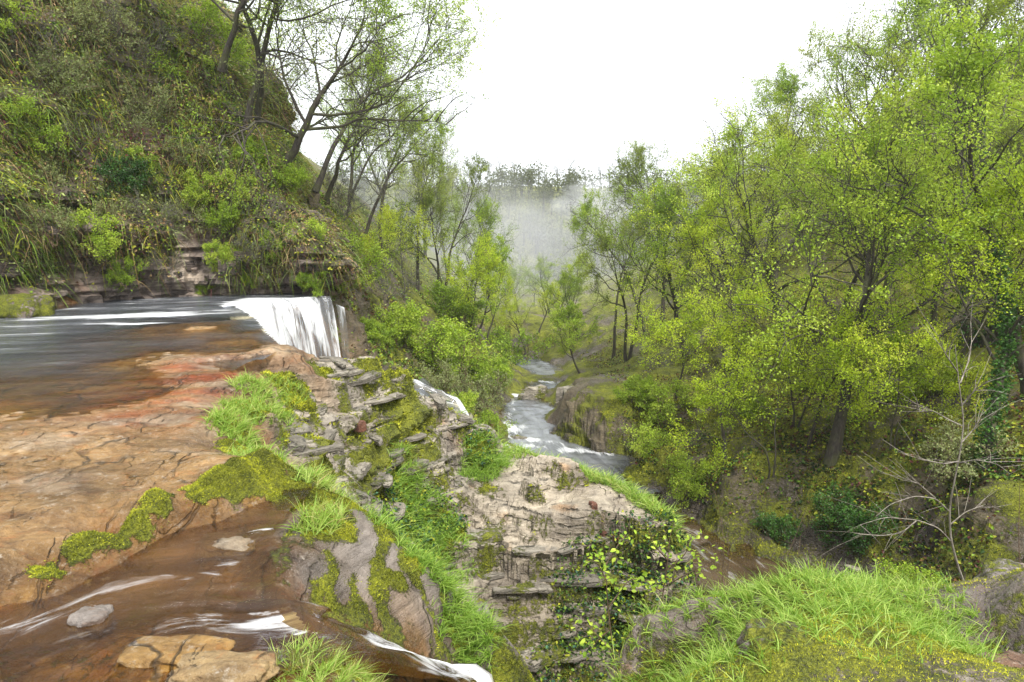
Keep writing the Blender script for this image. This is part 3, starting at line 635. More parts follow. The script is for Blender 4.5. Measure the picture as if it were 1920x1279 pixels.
# the peaty side stream in the foreground
fpts = [G(*p) for p in [(560,915,-.15),(470,962,-.17),(350,1000,-.18),(200,1085,-.21),(80,1120,-.22),(50,1200,-.25),(300,1110,-.23),(500,1085,-.25),(350,1180,-.28),(0,1270,-.27),(200,1262,-.28),(500,1150,-.35),(590,1180,-.46),(450,1240,-.33)]]
FPX_ = np.array(fpts)
def strz(x, y):
    d = (x[:, None]-FPX_[None, :, 0])**2 + (y[:, None]-FPX_[None, :, 1])**2; w = 1/(d**1.5+.01); return (w*FPX_[None, :, 2]).sum(1)/w.sum(1)
spoly = [G(px, py, -.22)[:2] for px, py in [(600,900),(540,890),(430,935),(330,965),(210,1040),(60,1060),(-150,1090),(-250,1330),(300,1330),(480,1240),(590,1215),(640,1190),(600,1140),(520,1080),(520,990),(590,930)]]
def sflow(x, y): return np.full(len(x), .55)
def sfoam(x, y, d):
    f = .06*sstep(.02, .1, d) + .07*spot(x, y, G(230,1185,-.25), .9, .10, .55) + .1*spot(x, y, G(110,1180,-.25), .6, .14, -.1) + .3*spot(x, y, G(530,1160,-.37), .7, .2, .1)
    f += .12*spot(x, y, G(170,1120,-.22), .75, .03, .72) + .2*spot(x, y, G(20,1090,-.22), .3, .05, .2) + .35*spot(x, y, G(470,1010,-.18), .15, .6, -.3)
    return f + .08*sstep(.02, -.005, d)
sheet('peaty_stream', np.arange(-5.2, -.6, .032), np.arange(3.2, 7.6, .032), strz, M['stream'], sflow, sfoam, .26, mindepth=-.02, poly=spoly, wave=.012, warp=.6)
ribbon('stream_cascade', [G(430,1172,-.42),G(520,1160,-.405),G(600,1184,-.46),G(660,1198,-.60),G(720,1218,-.80),G(800,1244,-1.12),G(880,1268,-1.46),(-.15,4.62,-2.05),(.35,4.9,-3.3),(.55,5.1,-5)],
       [.6,.7,.52,.46,.5,.58,.65,.7,.6,.6], M['stream'], [.0,.2,.5,.95,1,1,1,1,1,1], depth=.5, bulge=.05, rough=.045, across=21, n=160)
ribbon('cascade_splash', [(.2,10.6,-6.2),(.75,10.75,-6.35),(1.4,10.9,-6.5),(2.2,11.3,-6.75),(3.4,12.4,-7.0)], [.7,1.2,1.3,1.2,1.3], M['fall'], [.9,1,.9,.7,.4], bulge=.2, rough=.2)

# ------------------------------------------------------------------ loose and bedded stones
def stone_mesh(seed, flat=.3, sides=9, rough=.18):
    r = np.random.default_rng(seed); k = sides
    a = np.sort(r.uniform(0, 2*np.pi, k)+np.linspace(0, 2*np.pi, k, endpoint=False))*.5 + np.linspace(0, np.pi, k, endpoint=False)
    a = np.linspace(0, 2*np.pi, k, endpoint=False)+r.uniform(-.25, .25, k)
    rad = .5*(1+r.uniform(-.28, .22, k)); c = np.stack([np.cos(a)*rad, np.sin(a)*rad*r.uniform(.55, .85)], 1)
    rings = [(.86, -.5), (1.0, -.36), (1.0, .30), (.90, .5)]
    V = []
    for s_, h in rings: V += [(p[0]*s_+r.uniform(-.02, .02), p[1]*s_+r.uniform(-.02, .02), h*flat+r.uniform(-.1, .1)*flat) for p in c]
    F = []
    for i in range(3):
        for j in range(k): F.append((i*k+j, i*k+(j+1) % k, (i+1)*k+(j+1) % k, (i+1)*k+j))
    V.append((0, 0, .54*flat)); top = len(V)-1
    V.append((0, 0, -.5*flat)); bot = len(V)-1
    tris = [(3*k+j, 3*k+(j+1) % k, top) for j in range(k)] + [((j+1) % k, j, bot) for j in range(k)]
    me = bpy.data.meshes.new('stone'); me.from_pydata(V, [], F+tris); me.update(); return me
slabs = [stone_mesh(40+i, .22+.05*(i % 3), 8+i % 3) for i in range(8)]
for m_ in slabs: m_.materials.append(M['slab'])
blocks = [stone_mesh(80+i, .55, 7) for i in range(5)]
for m_ in blocks: m_.materials.append(M['darkrock'])
reds = [stone_mesh(95+i, .6, 10) for i in range(3)]
for m_ in reds: m_.materials.append(M['redstone'])
boulders = [stone_mesh(120+i, .7, 11) for i in range(4)]
for m_ in boulders: m_.materials.append(M['slab'])
def put(me, name, p, s, rz=0, tilt=(0, 0), parent=None):
    o = link(name, me, parent); o.location = p; o.scale = (s, s, s) if np.isscalar(s) else s; o.rotation_euler = (tilt[0], tilt[1], rz); return o
def bedded(parent, tagi, count, smin, smax, seed, lift=.3, sel=None):
    """rock layers standing proud of the bed, one object each"""
    r = np.random.default_rng(seed); V = FINE['V']; w = FINE['tw'][:, tagi]
    ok = (w > .75) & (FINE['mm'] < .35)
    if sel is not None: ok &= sel(V)
    idx = np.flatnonzero(ok); area = (V[idx, 1]**1.0)
    pick = r.choice(idx, count, replace=False, p=area/area.sum())
    for i in pick:
        s_ = r.uniform(smin, smax)*(.6+.4*r.random()); n = FINE['N'][i]
        o = put(slabs[r.integers(8)], 'rock_slab', (V[i, 0], V[i, 1], V[i, 2]-s_*.03), (s_*r.uniform(1.1, 1.9), s_*r.uniform(.6, .9), s_*r.uniform(.4, .75)),
                float(FINE['cont'][i])+r.normal(0, .3), (r.normal(0, .035), r.normal(0, .035)), parent)
bedded(FINE['objs']['T'], 3, 120, .3, .95, 5, sel=lambda V: (V[:, 1] > 9.2) & (V[:, 1] < 17.8))
bedded(FINE['objs']['S'], 4, 46, .3, 1.1, 6, sel=lambda V: (V[:, 2] < -3.95))
bedded(FINE['objs']['W'], 5, 40, .4, 1.1, 7, sel=lambda V: (V[:, 1] > 10))
# blocks at the foot of the cliff
r_ = np.random.default_rng(21)
for i in range(150):
    a = r_.integers(175, 592); b = int(np.interp(r_.uniform(0, 3.0)**1.15, CL['z'], np.arange(CL['m'])))
    v = CL['V'][a, b]; s_ = r_.uniform(.35, .95); nn = CL['out'][a]
    put(blocks[r_.integers(5)], 'rock_block', v - np.array([*nn, 0])*s_*.16, (s_, s_*.7, s_*r_.uniform(.5, .9)), math.atan2(nn[1], nn[0])+math.pi/2+r_.normal(0, .08), (r_.normal(0, .04), .05), CL['o'])

def thing_stone(px, py, z, s, me, label, name='boulder', cat='boulder', group=None, sink=.15, tilt=(0, 0)):
    x, y, _ = G(px, py, z); zz = float(land(x, y)[0]); o = put(me, name, (x, y, zz+s*.18-sink*s), s, random.uniform(0, 6), tilt)
    return tag(o, label, cat, group)
for px, py, s, lab in [(1113,968,.26,'largest round red brown stone lying on the grey lower slab'), (1131,976,.16,'small flat red stone just right of the round red stone on the slab'), (1156,978,.22,'rightmost of the three small red stones on the lower slab')]:
    thing_stone(px, py, -3.65, s, reds[random.randrange(3)], lab, 'red_stone', 'stone', 'red stones on the lower slab')
thing_stone(1112, 995, -3.7, .42, slabs[2], 'pale flat grey stone below the red stones on the slab edge', 'flat_stone', 'stone')
for px, py, s, lab in [(672,822,.34,'orange brown angular stone in the middle of the rock terraces'), (1005,748,1.6,'dark boulder breaking the white rapids in the gorge river'), (1062,752,1.3,'pale flat boulder beside the rapids at the right river edge'), (985,752,1.0,'small dark boulder left of the larger one in the rapids'),
                       (975,835,.9,'wet boulder at the left edge of the gorge river below the grassy rim')]:
    thing_stone(px, py, gz(*G(px, py, -8 if px > 900 else -1.6)[:2]), s, boulders[random.randrange(4)] if px > 900 else reds[0], lab, 'boulder', 'boulder', sink=.1)
def big_rock(name, label, c, size, seed, moss=.3, tint=(.34, .30, .29), sub=40):
    u = np.linspace(0, 2*np.pi, sub*2, endpoint=False); v = np.linspace(.02, np.pi-.02, sub)
    U, W = np.meshgrid(u, v); x = np.cos(U)*np.sin(W); y = np.sin(U)*np.sin(W); z = np.cos(W)
    k = 1/np.maximum.reduce([np.abs(x), np.abs(y), np.abs(z)])**.55
    r = k*(1+.22*fbm(x*1.3+seed, y*1.3, z*1.3, 4)); V = np.stack([x*r*size[0], y*r*size[1], z*r*size[2]], -1).reshape(-1, 3)+np.array(c)
    nv = sub*2; i = np.arange(sub-1)[:, None]*nv+np.arange(nv)[None]; j = np.arange(sub-1)[:, None]*nv+(np.arange(nv)[None]+1) % nv
    F = np.stack([i, i+nv, j+nv, j], -1).reshape(-1, 4); n = len(V)
    mo = np.clip(moss+.5*z.ravel()*.5+.4*fbm(V[:, 0]*2, V[:, 1]*2, V[:, 2]*2, 3), 0, 1)
    o = mesh(name, V, F, M['ledge'], None, True, {'tint': ('POINT', 'FLOAT_COLOR', np.tile([*tint, 1], (n, 1))), 'moss': ('POINT', 'FLOAT', mo), 'wet': ('POINT', 'FLOAT', np.full(n, .3)), 'lam': ('POINT', 'FLOAT', np.zeros(n))})
    return tag(o, label, 'boulder')
big_rock('boulder', 'pale lichen spotted boulder with moss at the right edge beside the grass mound', (3.28, 4.02, .02), (.27, .25, .24), 3, .3, (.40, .37, .36))
big_rock('boulder', 'wet reddish brown boulder in the bottom right corner', (2.72, 3.0, .0), (.42, .34, .28), 8, -.2, (.24, .14, .09))
big_rock('boulder', 'moss covered boulder at the water edge under the cliff on the far left', (*G(35,592,.0)[:2], .1), (.75, .6, .5), 5, .6)
big_rock('boulder', 'mossy rounded boulder on the slope behind the tall leaning tree', (*D(1620,735,29)[:2], float(land(*D(1620,735,29)[:2])[0])+.5), (1.3, 1.0, .9), 12, .7)
big_rock('boulder', 'grey mossy boulder poking out of the grass on the foreground mound', (*G(1455,1185,.38)[:2], .27), (.16, .11, .14), 15, .35)

for px, py, sz, sd, tn, lab in [(425,1022,(.24,.15,.07),21,(.34,.28,.20),'flat tan rock breaking the surface in the middle of the brown stream'), (170,1160,(.12,.11,.07),22,(.34,.31,.29),'small pale grey stone left in the brown stream'), (90,1075,(.16,.10,.06),23,(.36,.28,.22),'low stone at the left foot of the mossy step'),
                           (330,1215,(.34,.16,.06),24,(.36,.22,.07),'broad amber rock at the near edge of the stream'), (420,1245,(.3,.14,.07),26,(.36,.26,.13),'tan rock at the bottom edge beside the grass tuft')]:
    q = G(px, py, -.25); big_rock('stream_rock', lab, (q[0], q[1], -.30 if py > 1190 else -.262), sz, sd, -.3, tn, 30)
# ------------------------------------------------------------------ grass, moss fuzz
def blades(P, Dr, Ln, Wd, droop, seg=3, hang=False):
    n = len(P); r = np.random.default_rng(n)
    Dr = Dr/np.linalg.norm(Dr, axis=1)[:, None]
    side = np.cross(Dr, r.normal(size=(n, 3))); side /= np.linalg.norm(side, axis=1)[:, None]+1e-9
    bend = r.normal(size=(n, 3))*.6; bend[:, 2] = 0; bend += Dr*np.array([1, 1, 0])
    bend /= np.linalg.norm(bend, axis=1)[:, None]+1e-9
    if hang: bend *= .12
    out = []
    for k in range(seg+1):
        t = k/seg
        c = P + Dr*(Ln*t)[:, None] + bend*(Ln*droop*t*t)[:, None] - np.array([0, 0, 1.0])*(Ln*droop*.8*t*t)[:, None]
        w = (Wd*(1-t**1.6*.93))[:, None]*.5
        out += [c-side*w, c+side*w]
    V = np.stack(out, 1).reshape(-1, 3); nv = 2*(seg+1)
    base = (np.arange(n)*nv)[:, None, None]; q = np.array([[2*k, 2*k+1, 2*k+3, 2*k+2] for k in range(seg)])[None]
    F = (base+q).reshape(-1, 4)
    return V, F, seg
def grass_patch(name, P, Nn, lmin, lmax, wd, mat, droop=.5, spread=.45, seed=1, parent=None, shade=None, kind='stuff', label=None, cat=None, loc=None):
    r = np.random.default_rng(seed); n = len(P)
    Dr = np.array([0, 0, 1.0])*.8 + Nn*.5 + r.normal(size=(n, 3))*spread*np.array([1, 1, .35]); Dr[:, 2] = np.abs(Dr[:, 2])+.15
    Ln = r.uniform(lmin, lmax, n)*(.6+.6*r.random(n)); dr = droop*r.uniform(.3, 1.4, n)
    V, F, sg = blades(P, Dr, Ln, wd*(.6+.7*r.random(n)), dr)
    rn = np.clip(r.random(n)**1.15*.97 + (0.02 if shade is None else shade), 0, 1)
    o = mesh(name, V, F, mat, parent, True, {'rnd': ('FACE', 'FLOAT', np.repeat(rn, sg))})
    return tag(o, label, cat, None, kind)
def scatter(n, centres, seed, clump=True):
    """points on the near ground round pixel spots: (x, y, radius, weight)"""
    r = np.random.default_rng(seed); C = np.array(centres); w = C[:, 2]**1.6*C[:, 3]; k = r.choice(len(C), n, p=w/w.sum())
    a = r.uniform(0, 2*np.pi, n); q = np.sqrt(r.random(n))*C[k, 2]
    x, y = C[k, 0]+np.cos(a)*q, C[k, 1]+np.sin(a)*q
    if clump:                                        # pull blades into tufts
        tx = np.round(x/.11+.35*noise3(x*9, y*9, 1)), np.round(y/.11+.35*noise3(x*9, y*9, 5))
        x = x*.45 + .55*(tx[0]*.11+.05*(hash01(tx[0], tx[1])-.5)); y = y*.45+.55*(tx[1]*.11+.05*(hash01(tx[1], tx[0])-.5))
    z = land(x, y)
    e = .05; nx = -(land(x+e, y)-land(x-e, y))/(2*e); ny = -(land(x, y+e)-land(x, y-e))/(2*e)
    N = np.stack([nx, ny, np.ones(n)], 1); N /= np.linalg.norm(N, axis=1)[:, None]
    return np.stack([x, y, z-.005], 1), N
def gs(lst): return [(*G(px, py, z)[:2], r, w) for px, py, z, r, w in lst]
P, N = scatter(10500, gs([(1500,1110,.33,.42,1),(1350,1110,.2,.4,1.2),(1650,1120,.3,.42,1.1),(1250,1160,.05,.34,1.2),(1760,1130,.25,.3,1.1),(1500,1075,.33,.5,1.4),(1400,1150,.3,.4,.9),(1600,1170,.35,.35,.6),(1780,1180,.28,.25,1.2),(1200,1240,-.1,.3,1.1),(1350,1250,.2,.3,.8),(1700,1080,.28,.35,1),(1250,1270,.0,.3,1)]), 3)
grass_patch('mound_grass', P, N, .05, .19, .0055, M['grass'], .6, .55, 3, label='long fresh green grass covering the foreground mound', cat='grass')
P, N = scatter(5200, gs([(455,790,.02,.42,1),(470,745,.02,.4,1),(490,720,.0,.45,1),(480,830,.02,.3,.8),(510,860,.0,.25,.8),(530,700,-.1,.4,.5),(430,800,.0,.2,.6)]), 4)
grass_patch('ledge_grass', P, N, .08, .26, .011, M['grass'], .5, .5, 4, label='bright green grass fringe along the ledge between orange slab and grey terraces', cat='grass')
P, N = scatter(2600, gs([(620,900,-.3,.28,1.3),(610,990,-.4,.2,.8),(590,1010,-.4,.15,.5),(600,920,-.3,.25,.6)]), 5)
grass_patch('hump_grass', P, N, .08, .28, .008, M['grass'], .5, .5, 5, label='green grass tuft on the mossy boulder hump beside the brown stream', cat='grass')
P, N = scatter(4200, gs([(820,1060,-.85,.22,1),(860,1100,-1.0,.24,1.2),(890,1160,-1.2,.2,1.2),(900,1200,-1.35,.16,1),(780,1030,-.7,.2,.7),(720,980,-.55,.22,.4),(840,1140,-1.05,.15,.5)]), 6)
grass_patch('rim_grass', P, N, .08, .26, .008, M['grass'], .6, .5, 6, label='green grass hanging along the rim of the striped mossy hump', cat='grass')
P, N = scatter(6500, gs([(765,870,-2.5,.45,1.3),(770,910,-2.7,.5,1.2),(810,940,-3.2,.55,.8),(900,870,-3.1,.5,1.5),(925,850,-3.0,.4,1.5),(790,970,-3.2,.5,.8),(850,1000,-3.6,.4,.6)]), 7)
grass_patch('hollow_grass', P, N, .12, .42, .018, M['grass'], .6, .5, 7, label='rich green grass and herbs filling the hollow below the rock terraces', cat='grass')
rim = [(1080+20*i, 880+8.6*i, -3.5, .32, 1.2) for i in range(10)] + [(1000,845,-3.3,.4,1),(960,838,-3.1,.4,.8),(1040,855,-3.4,.3,1),(840,760,-2.2,.35,1),(880,790,-2.5,.4,1)]
P, N = scatter(8200, gs(rim), 8)
grass_patch('slab_rim_grass', P, N, .12, .42, .018, M['grass'], .55, .45, 8, label='green grass strip along the far rim of the lower slab and terraces', cat='grass')
P, N = scatter(2600, gs([(620,1262,-.5,.3,1),(700,1268,-.75,.25,1),(560,1275,-.45,.25,.6)]), 9)
grass_patch('streamside_grass', P, N, .06, .2, .006, M['grass'], .5, .5, 9, label='short grass tuft beside the white cascade at the bottom edge', cat='grass')
# moss fuzz where the cover is thick, as tiny upright shoots
def moss_fuzz(name, count, sel, lmin, lmax, wd, seed, label, mat='moss'):
    r = np.random.default_rng(seed); V = FINE['V']; ok = np.flatnonzero(sel)
    wgt = FINE['moss'][ok]**2*V[ok, 1]; i = r.choice(ok, count, p=wgt/wgt.sum())
    P = V[i] + r.normal(size=(count, 3))*np.array([.02, .02, .004])*(.35+.12*V[i, 1])[:, None]; P[:, 2] = fine_z(P[:, 0], P[:, 1])-.002
    Dr = FINE['N'][i]*1.0 + r.normal(size=(count, 3))*.6 + np.array([0, 0, .4])
    Vv, F, sg = blades(P, Dr, r.uniform(lmin, lmax, count), wd*r.uniform(.6, 1.5, count), .3*r.random(count), 1)
    tuft = fbm(P[:, 0]*3.5, P[:, 1]*3.5, 6, 3) - (.32 if name == 'hump_moss' else .0)
    rn = np.clip(.42+.45*tuft+r.normal(0, .15, count), 0, 1)
    tag(mesh(name, Vv, F, M[mat], None, False, {'rnd': ('FACE', 'FLOAT', rn)}), label, 'moss', None, 'stuff')
y_ = FINE['V'][:, 1]; x_ = FINE['V'][:, 0]; mo_ = FINE['moss']; tw_ = FINE['tw']
moss_fuzz('mound_moss', 70000, (mo_ > .3) & (tw_[:, 6] > .5) & (y_ < 4.6), .006, .018, .0055, 31, 'yellow green moss carpet between the grass of the foreground mound', 'moss_bright')
moss_fuzz('bank_moss', 60000, (mo_ > .35) & (tw_[:, 7]+tw_[:, 5] > .6) & (x_ > 3) & (y_ > 10) & (y_ < 31), .025, .08, .028, 35, 'yellow green moss on the rocks and shelf of the right bank above the pool')
moss_fuzz('ledge_moss', 46000, (FINE['mm'] > .35) & (tw_[:, 0]+tw_[:, 1] > .4) & (y_ < 10), .008, .024, .0075, 32, 'yellow green moss cushions along the step below the orange slab')
moss_fuzz('hump_moss', 46000, (mo_ > .45) & (tw_[:, 2] > .5) & (y_ < 8) & (FINE['V'][:, 2] > -2), .008, .022, .008, 33, 'dark and yellow moss stripes on the rounded rock hump')
moss_fuzz('terrace_moss', 42000, (mo_ > .5) & (tw_[:, 3]+tw_[:, 4] > .5) & (y_ > 8), .02, .07, .025, 34, 'yellow green moss growing between the grey rock layers of the terraces')

# ------------------------------------------------------------------ trees
class Tubes:
    def __init__(s): s.V = []; s.F = []; s.n = 0
    def add(s, P, R, k):
        P = np.asarray(P, float); R = np.asarray(R, float); n = len(P)
        T = np.gradient(P, axis=0); T /= np.linalg.norm(T, axis=1)[:, None]+1e-9
        ref = np.array([0, 0, 1.0]) if abs(T[0, 2]) < .9 else np.array([1.0, 0, 0])
        U = np.cross(T, ref); U /= np.linalg.norm(U, axis=1)[:, None]+1e-9; W = np.cross(T, U)
        a = np.linspace(0, 2*np.pi, k, endpoint=False)
        s.V.append((P[:, None] + R[:, None, None]*(U[:, None]*np.cos(a)[None, :, None] + W[:, None]*np.sin(a)[None, :, None])).reshape(-1, 3))
        i = np.arange(n-1)[:, None]*k + np.arange(k)[None]; j = np.arange(n-1)[:, None]*k + (np.arange(k)[None]+1) % k
        s.F.append(np.stack([i, j, j+k, i+k], -1).reshape(-1, 4)+s.n); s.n += n*k
    def mesh(s, name, mat):
        o = mesh(name, np.concatenate(s.V), np.concatenate(s.F), mat); me = o.data; bpy.data.objects.remove(o); return me
def leaf_mesh(name, P, size, mat, r, up=.5, rnd=None, norm=None, fold=.18):
    n = len(P); size = np.broadcast_to(size, (n,))
    N = r.normal(size=(n, 3)) + np.array([0, 0, up]) if norm is None else norm + r.normal(size=(n, 3))*.55
    N /= np.linalg.norm(N, axis=1)[:, None]+1e-9
    A = np.cross(N, r.normal(size=(n, 3))); A /= np.linalg.norm(A, axis=1)[:, None]+1e-9; B = np.cross(N, A)
    s = size[:, None]
    V = np.stack([P-A*s*.5, P+B*s*.36+N*s*fold-A*s*.08, P+A*s*.5, P-B*s*.36+N*s*fold-A*s*.08], 1).reshape(-1, 3)
    F = np.arange(4*n).reshape(-1, 4)
    return V, F, (r.random(n) if rnd is None else rnd)
def leaf_data(name, P, size, mat, r, **kw):
    V, F, rn = leaf_mesh(name, P, size, mat, r, **kw)
    o = mesh(name, V, F, mat, None, False, {'rnd': ('FACE', 'FLOAT', rn)}); me = o.data; bpy.data.objects.remove(o); return me

def gen_tree(seed, H=10, r0=.16, bole=.3, nl=13, ll=.42, la=(.7, 1.15), n2=7, n3=5, wig=.16, trop=.05, leaves=12000, ls=.12, lean=(0, 0), stems=1,
             bark='bark', leafm='leaf', crownshape=1.0, sparse=1.0, stemspread=.25, ltrop=.10):
    r = np.random.default_rng(seed); tr, br = Tubes(), Tubes(); tw = []
    def grow(p, d, L, n, wg, tp):
        pts = [np.array(p, float)]; d = np.array(d, float)
        for i in range(n):
            d = d + r.normal(size=3)*wg + np.array([0, 0, tp]); d /= np.linalg.norm(d); pts.append(pts[-1]+d*L/n)
        return np.array(pts)
    def child(pts, t, ang, az):
        k = t*(len(pts)-1); i = min(int(k), len(pts)-2); p = pts[i]+(pts[i+1]-pts[i])*(k-i); T = pts[i+1]-pts[i]; T = T/np.linalg.norm(T)
        ref = np.array([0, 0, 1.0]) if abs(T[2]) < .95 else np.array([1.0, 0, 0]); U = np.cross(T, ref); U /= np.linalg.norm(U); W = np.cross(T, U)
        return p, math.cos(ang)*T + math.sin(ang)*(math.cos(az)*U+math.sin(az)*W)
    az = r.uniform(0, 6)
    for st in range(stems):
        sd_ = np.array([lean[0], lean[1], 1.0])
        if stems > 1: a_ = 2*np.pi*st/stems+r.uniform(-.4, .4); sd_ = sd_+stemspread*np.array([math.cos(a_), math.sin(a_), 0])
        h = H*(1 if st == 0 else r.uniform(.7, .98)); n0 = 12
        T0 = grow((0, 0, -.35) if stems == 1 else (.12*math.cos(st*2.1), .12*math.sin(st*2.1), -.3), sd_/np.linalg.norm(sd_), h*.80+.35, n0, wig*.8, .04)
        rr = r0*(1 if stems == 1 else .75); R0 = rr*(1-.88*np.linspace(0, 1, n0+1)**1.1); R0[0] *= 1.45; R0[1] *= 1.08
        tr.add(T0, R0, 9)
        nl_ = max(3, nl//stems)
        for i in range(nl_):
            u = (i+r.uniform(.1, .9))/nl_; t = bole+(1-bole)*u*.98; az += 2.4+r.normal(0, .35)
            prof = (.72+.5*math.sin(math.pi*min(1, u*1.05+.1)))*(1-.32*u**2)*crownshape
            p, d = child(T0, t, r.uniform(*la)*(1-.42*u), az)
            L1 = max(.6, ll*H*prof*r.uniform(.75, 1.2)); P1 = grow(p, d, L1, 8, wig, ltrop*r.uniform(.3, 1.3))
            r1 = max(.012, np.interp(t, np.linspace(0, 1, n0+1), R0)*.55); br.add(P1, r1*(1-.85*np.linspace(0, 1, 9)), 6)
            tw.append((P1[-3:], L1*.2))
            for j in range(n2):
                t2 = .25+.75*(j+r.uniform(0, .9))/n2
                p, d = child(P1, min(t2, .99), r.uniform(.5, 1.1), r.uniform(0, 6.28)); L2 = max(.4, L1*.5*(1.15-.5*t2)*r.uniform(.7, 1.25))
                P2 = grow(p, d, L2, 5, wig*1.25, trop); br.add(P2, max(.012, r1*.42)*(1-.8*np.linspace(0, 1, 6)), 4)
                for k in range(n3):
                    p, d = child(P2, min(.99, .2+.8*(k+r.uniform(0, .9))/n3), r.uniform(.4, 1.1), r.uniform(0, 6.28)); L3 = max(.26, L2*.55*r.uniform(.6, 1.3))
                    P3 = grow(p, d, L3, 3, wig*1.4, trop); br.add(P3, .010*(1-.6*np.linspace(0, 1, 4)), 3); tw.append((P3, L3))
    n = int(leaves); k = r.integers(0, len(tw), n)
    gap = np.random.default_rng(seed).random(len(tw)//n3+2) < sparse; k = k[gap[k//n3]]
    n = len(k); t = r.random(n)**.7; ends = np.array([(q[0][0], q[0][-1]) for q in tw]); LL = np.array([q[1] for q in tw])
    P = ends[k, 0]*(1-t)[:, None]+ends[k, 1]*t[:, None] + r.normal(size=(n, 3))*(.06+.07*LL[k])[:, None]
    cl = hash01(np.floor(k/n3)*1.0, 3.0)*.72 + .28*r.random(n)
    if len(P) < 4: P = np.array([[0, 0, H*.5]]*4); n = 4; cl = np.zeros(4)
    return dict(trunk=tr.mesh('trunk', M[bark]), branches=br.mesh('branches', M[bark]),
                crown=leaf_data('crown', P, ls*r.uniform(.6, 1.35, n), M[leafm], r, rnd=cl) if leaves > 0 else None, H=H)

PT = {}
PT['oak_a'] = gen_tree(1, 10, .20, .38, 15, .46, leaves=30000, ls=.076, sparse=.62)
PT['oak_b'] = gen_tree(2, 10, .18, .42, 13, .42, leaves=28000, ls=.076, sparse=.62, lean=(.12, 0), leafm='leaf_bright')
PT['oak_c'] = gen_tree(3, 10, .22, .36, 15, .44, leaves=24000, ls=.075, sparse=.6, stems=2, leafm='leaf_olive')
PT['oak_d'] = gen_tree(4, 10, .17, .34, 16, .40, leaves=28000, ls=.075, sparse=.62, lean=(-.1, .05))
PT['tall_a'] = gen_tree(5, 12, .17, .52, 17, .27, leaves=19000, ls=.075, sparse=.6, leafm='leaf_olive')
PT['tall_b'] = gen_tree(6, 12, .15, .58, 15, .25, leaves=18000, ls=.075, sparse=.6, lean=(.08, 0))
PT['tall_c'] = gen_tree(14, 12, .19, .42, 20, .28, leaves=24000, ls=.075, sparse=.6, stems=2, stemspread=.08, leafm='leaf_olive')
PT['slim_a'] = gen_tree(7, 6, .07, .52, 13, .46, leaves=12500, ls=.075, sparse=.7, leafm='leaf_bright', la=(.9, 1.35), ltrop=.03)
PT['slim_b'] = gen_tree(8, 6, .06, .5, 13, .44, leaves=11500, ls=.075, sparse=.7, leafm='leaf_bright', stems=2, la=(.8, 1.3), ltrop=.04)
PT['bare_a'] = gen_tree(9, 11, .17, .30, 15, .50, leaves=11000, ls=.075, lean=(.5, -.1), leafm='leaf_grey', wig=.2, n2=8, n3=6, sparse=.8)
PT['bare_b'] = gen_tree(10, 11, .14, .35, 14, .42, leaves=10000, ls=.075, lean=(.35, 0), leafm='leaf_grey', wig=.2, n2=8, n3=6, sparse=.7)
PT['bare_c'] = gen_tree(11, 11, .12, .45, 12, .36, leaves=9000, ls=.075, lean=(.25, .1), leafm='leaf', wig=.18, n2=7, n3=5, sparse=.7)
PT['wide_a'] = gen_tree(12, 9, .19, .12, 13, .62, leaves=14000, ls=.08, lean=(.4, -.05), leafm='leaf', wig=.2, la=(.9, 1.3), n2=9, n3=6, ltrop=.02, sparse=.85)
PT['lean_a'] = gen_tree(13, 8, .13, .35, 12, .40, leaves=9000, ls=.12, lean=(-.6, 0), leafm='leaf')
PT['shrub_a'] = gen_tree(20, 2.2, .035, .1, 18, .42, leaves=5200, ls=.085, stems=5, stemspread=.6, leafm='leaf', n2=5, n3=4, bark='twig')
PT['shrub_b'] = gen_tree(21, 2.0, .03, .1, 16, .45, leaves=3600, ls=.075, stems=5, stemspread=.7, leafm='leaf_grey', n2=5, n3=4, bark='twig')
PT['shrub_c'] = gen_tree(22, 1.8, .03, .05, 18, .5, leaves=5600, ls=.08, stems=5, stemspread=.8, leafm='leaf_dark', n2=5, n3=4, bark='twig')
PT['shrub_d'] = gen_tree(23, 2.0, .03, .1, 16, .45, leaves=10000, ls=.075, stems=4, stemspread=.6, leafm='leaf', n2=5, n3=4, bark='twig')
PT['twiggy'] = gen_tree(24, 2.2, .03, .1, 18, .5, leaves=900, ls=.06, stems=6, stemspread=.8, leafm='leaf_grey', n2=6, n3=4, bark='bark_grey', sparse=.6)
PT['far_a'] = gen_tree(25, 9, .22, .3, 12, .36, leaves=500, ls=.09, leafm='leaf_far', n2=6, n3=4, sparse=.6)
PT['far_b'] = gen_tree(26, 9, .22, .25, 12, .42, leaves=350, ls=.09, leafm='leaf_far', n2=6, n3=4, sparse=.5)

def plant(proto, name, label, cat, loc, h, rz=0, group=None, wide=1.0, tilt=(0, 0)):
    p = PT[proto]; e = bpy.data.objects.new(name, None); COL.objects.link(e); e.empty_display_size = .3
    s_ = h/p['H']; e.location = loc; e.scale = (s_*wide, s_*wide, s_); e.rotation_euler = (tilt[0], tilt[1], rz)
    tag(e, label, cat, group)
    for k in ('trunk', 'branches', 'crown'):
        if p[k] is not None: link(k if k != 'trunk' or 'shrub' not in name else 'stem', p[k], e)
    return e
def at(px, Y, dz=0):                                # a place on the land, across the view at distance Y
    X = (px-960)/FPX*Y/.985; return (X, Y, float(land(X, Y)[0])+dz)
def rising(px, py, Y, proto, name, label, cat, h, **kw): return plant(proto, name, label, cat, at(px, Y), h, **kw)

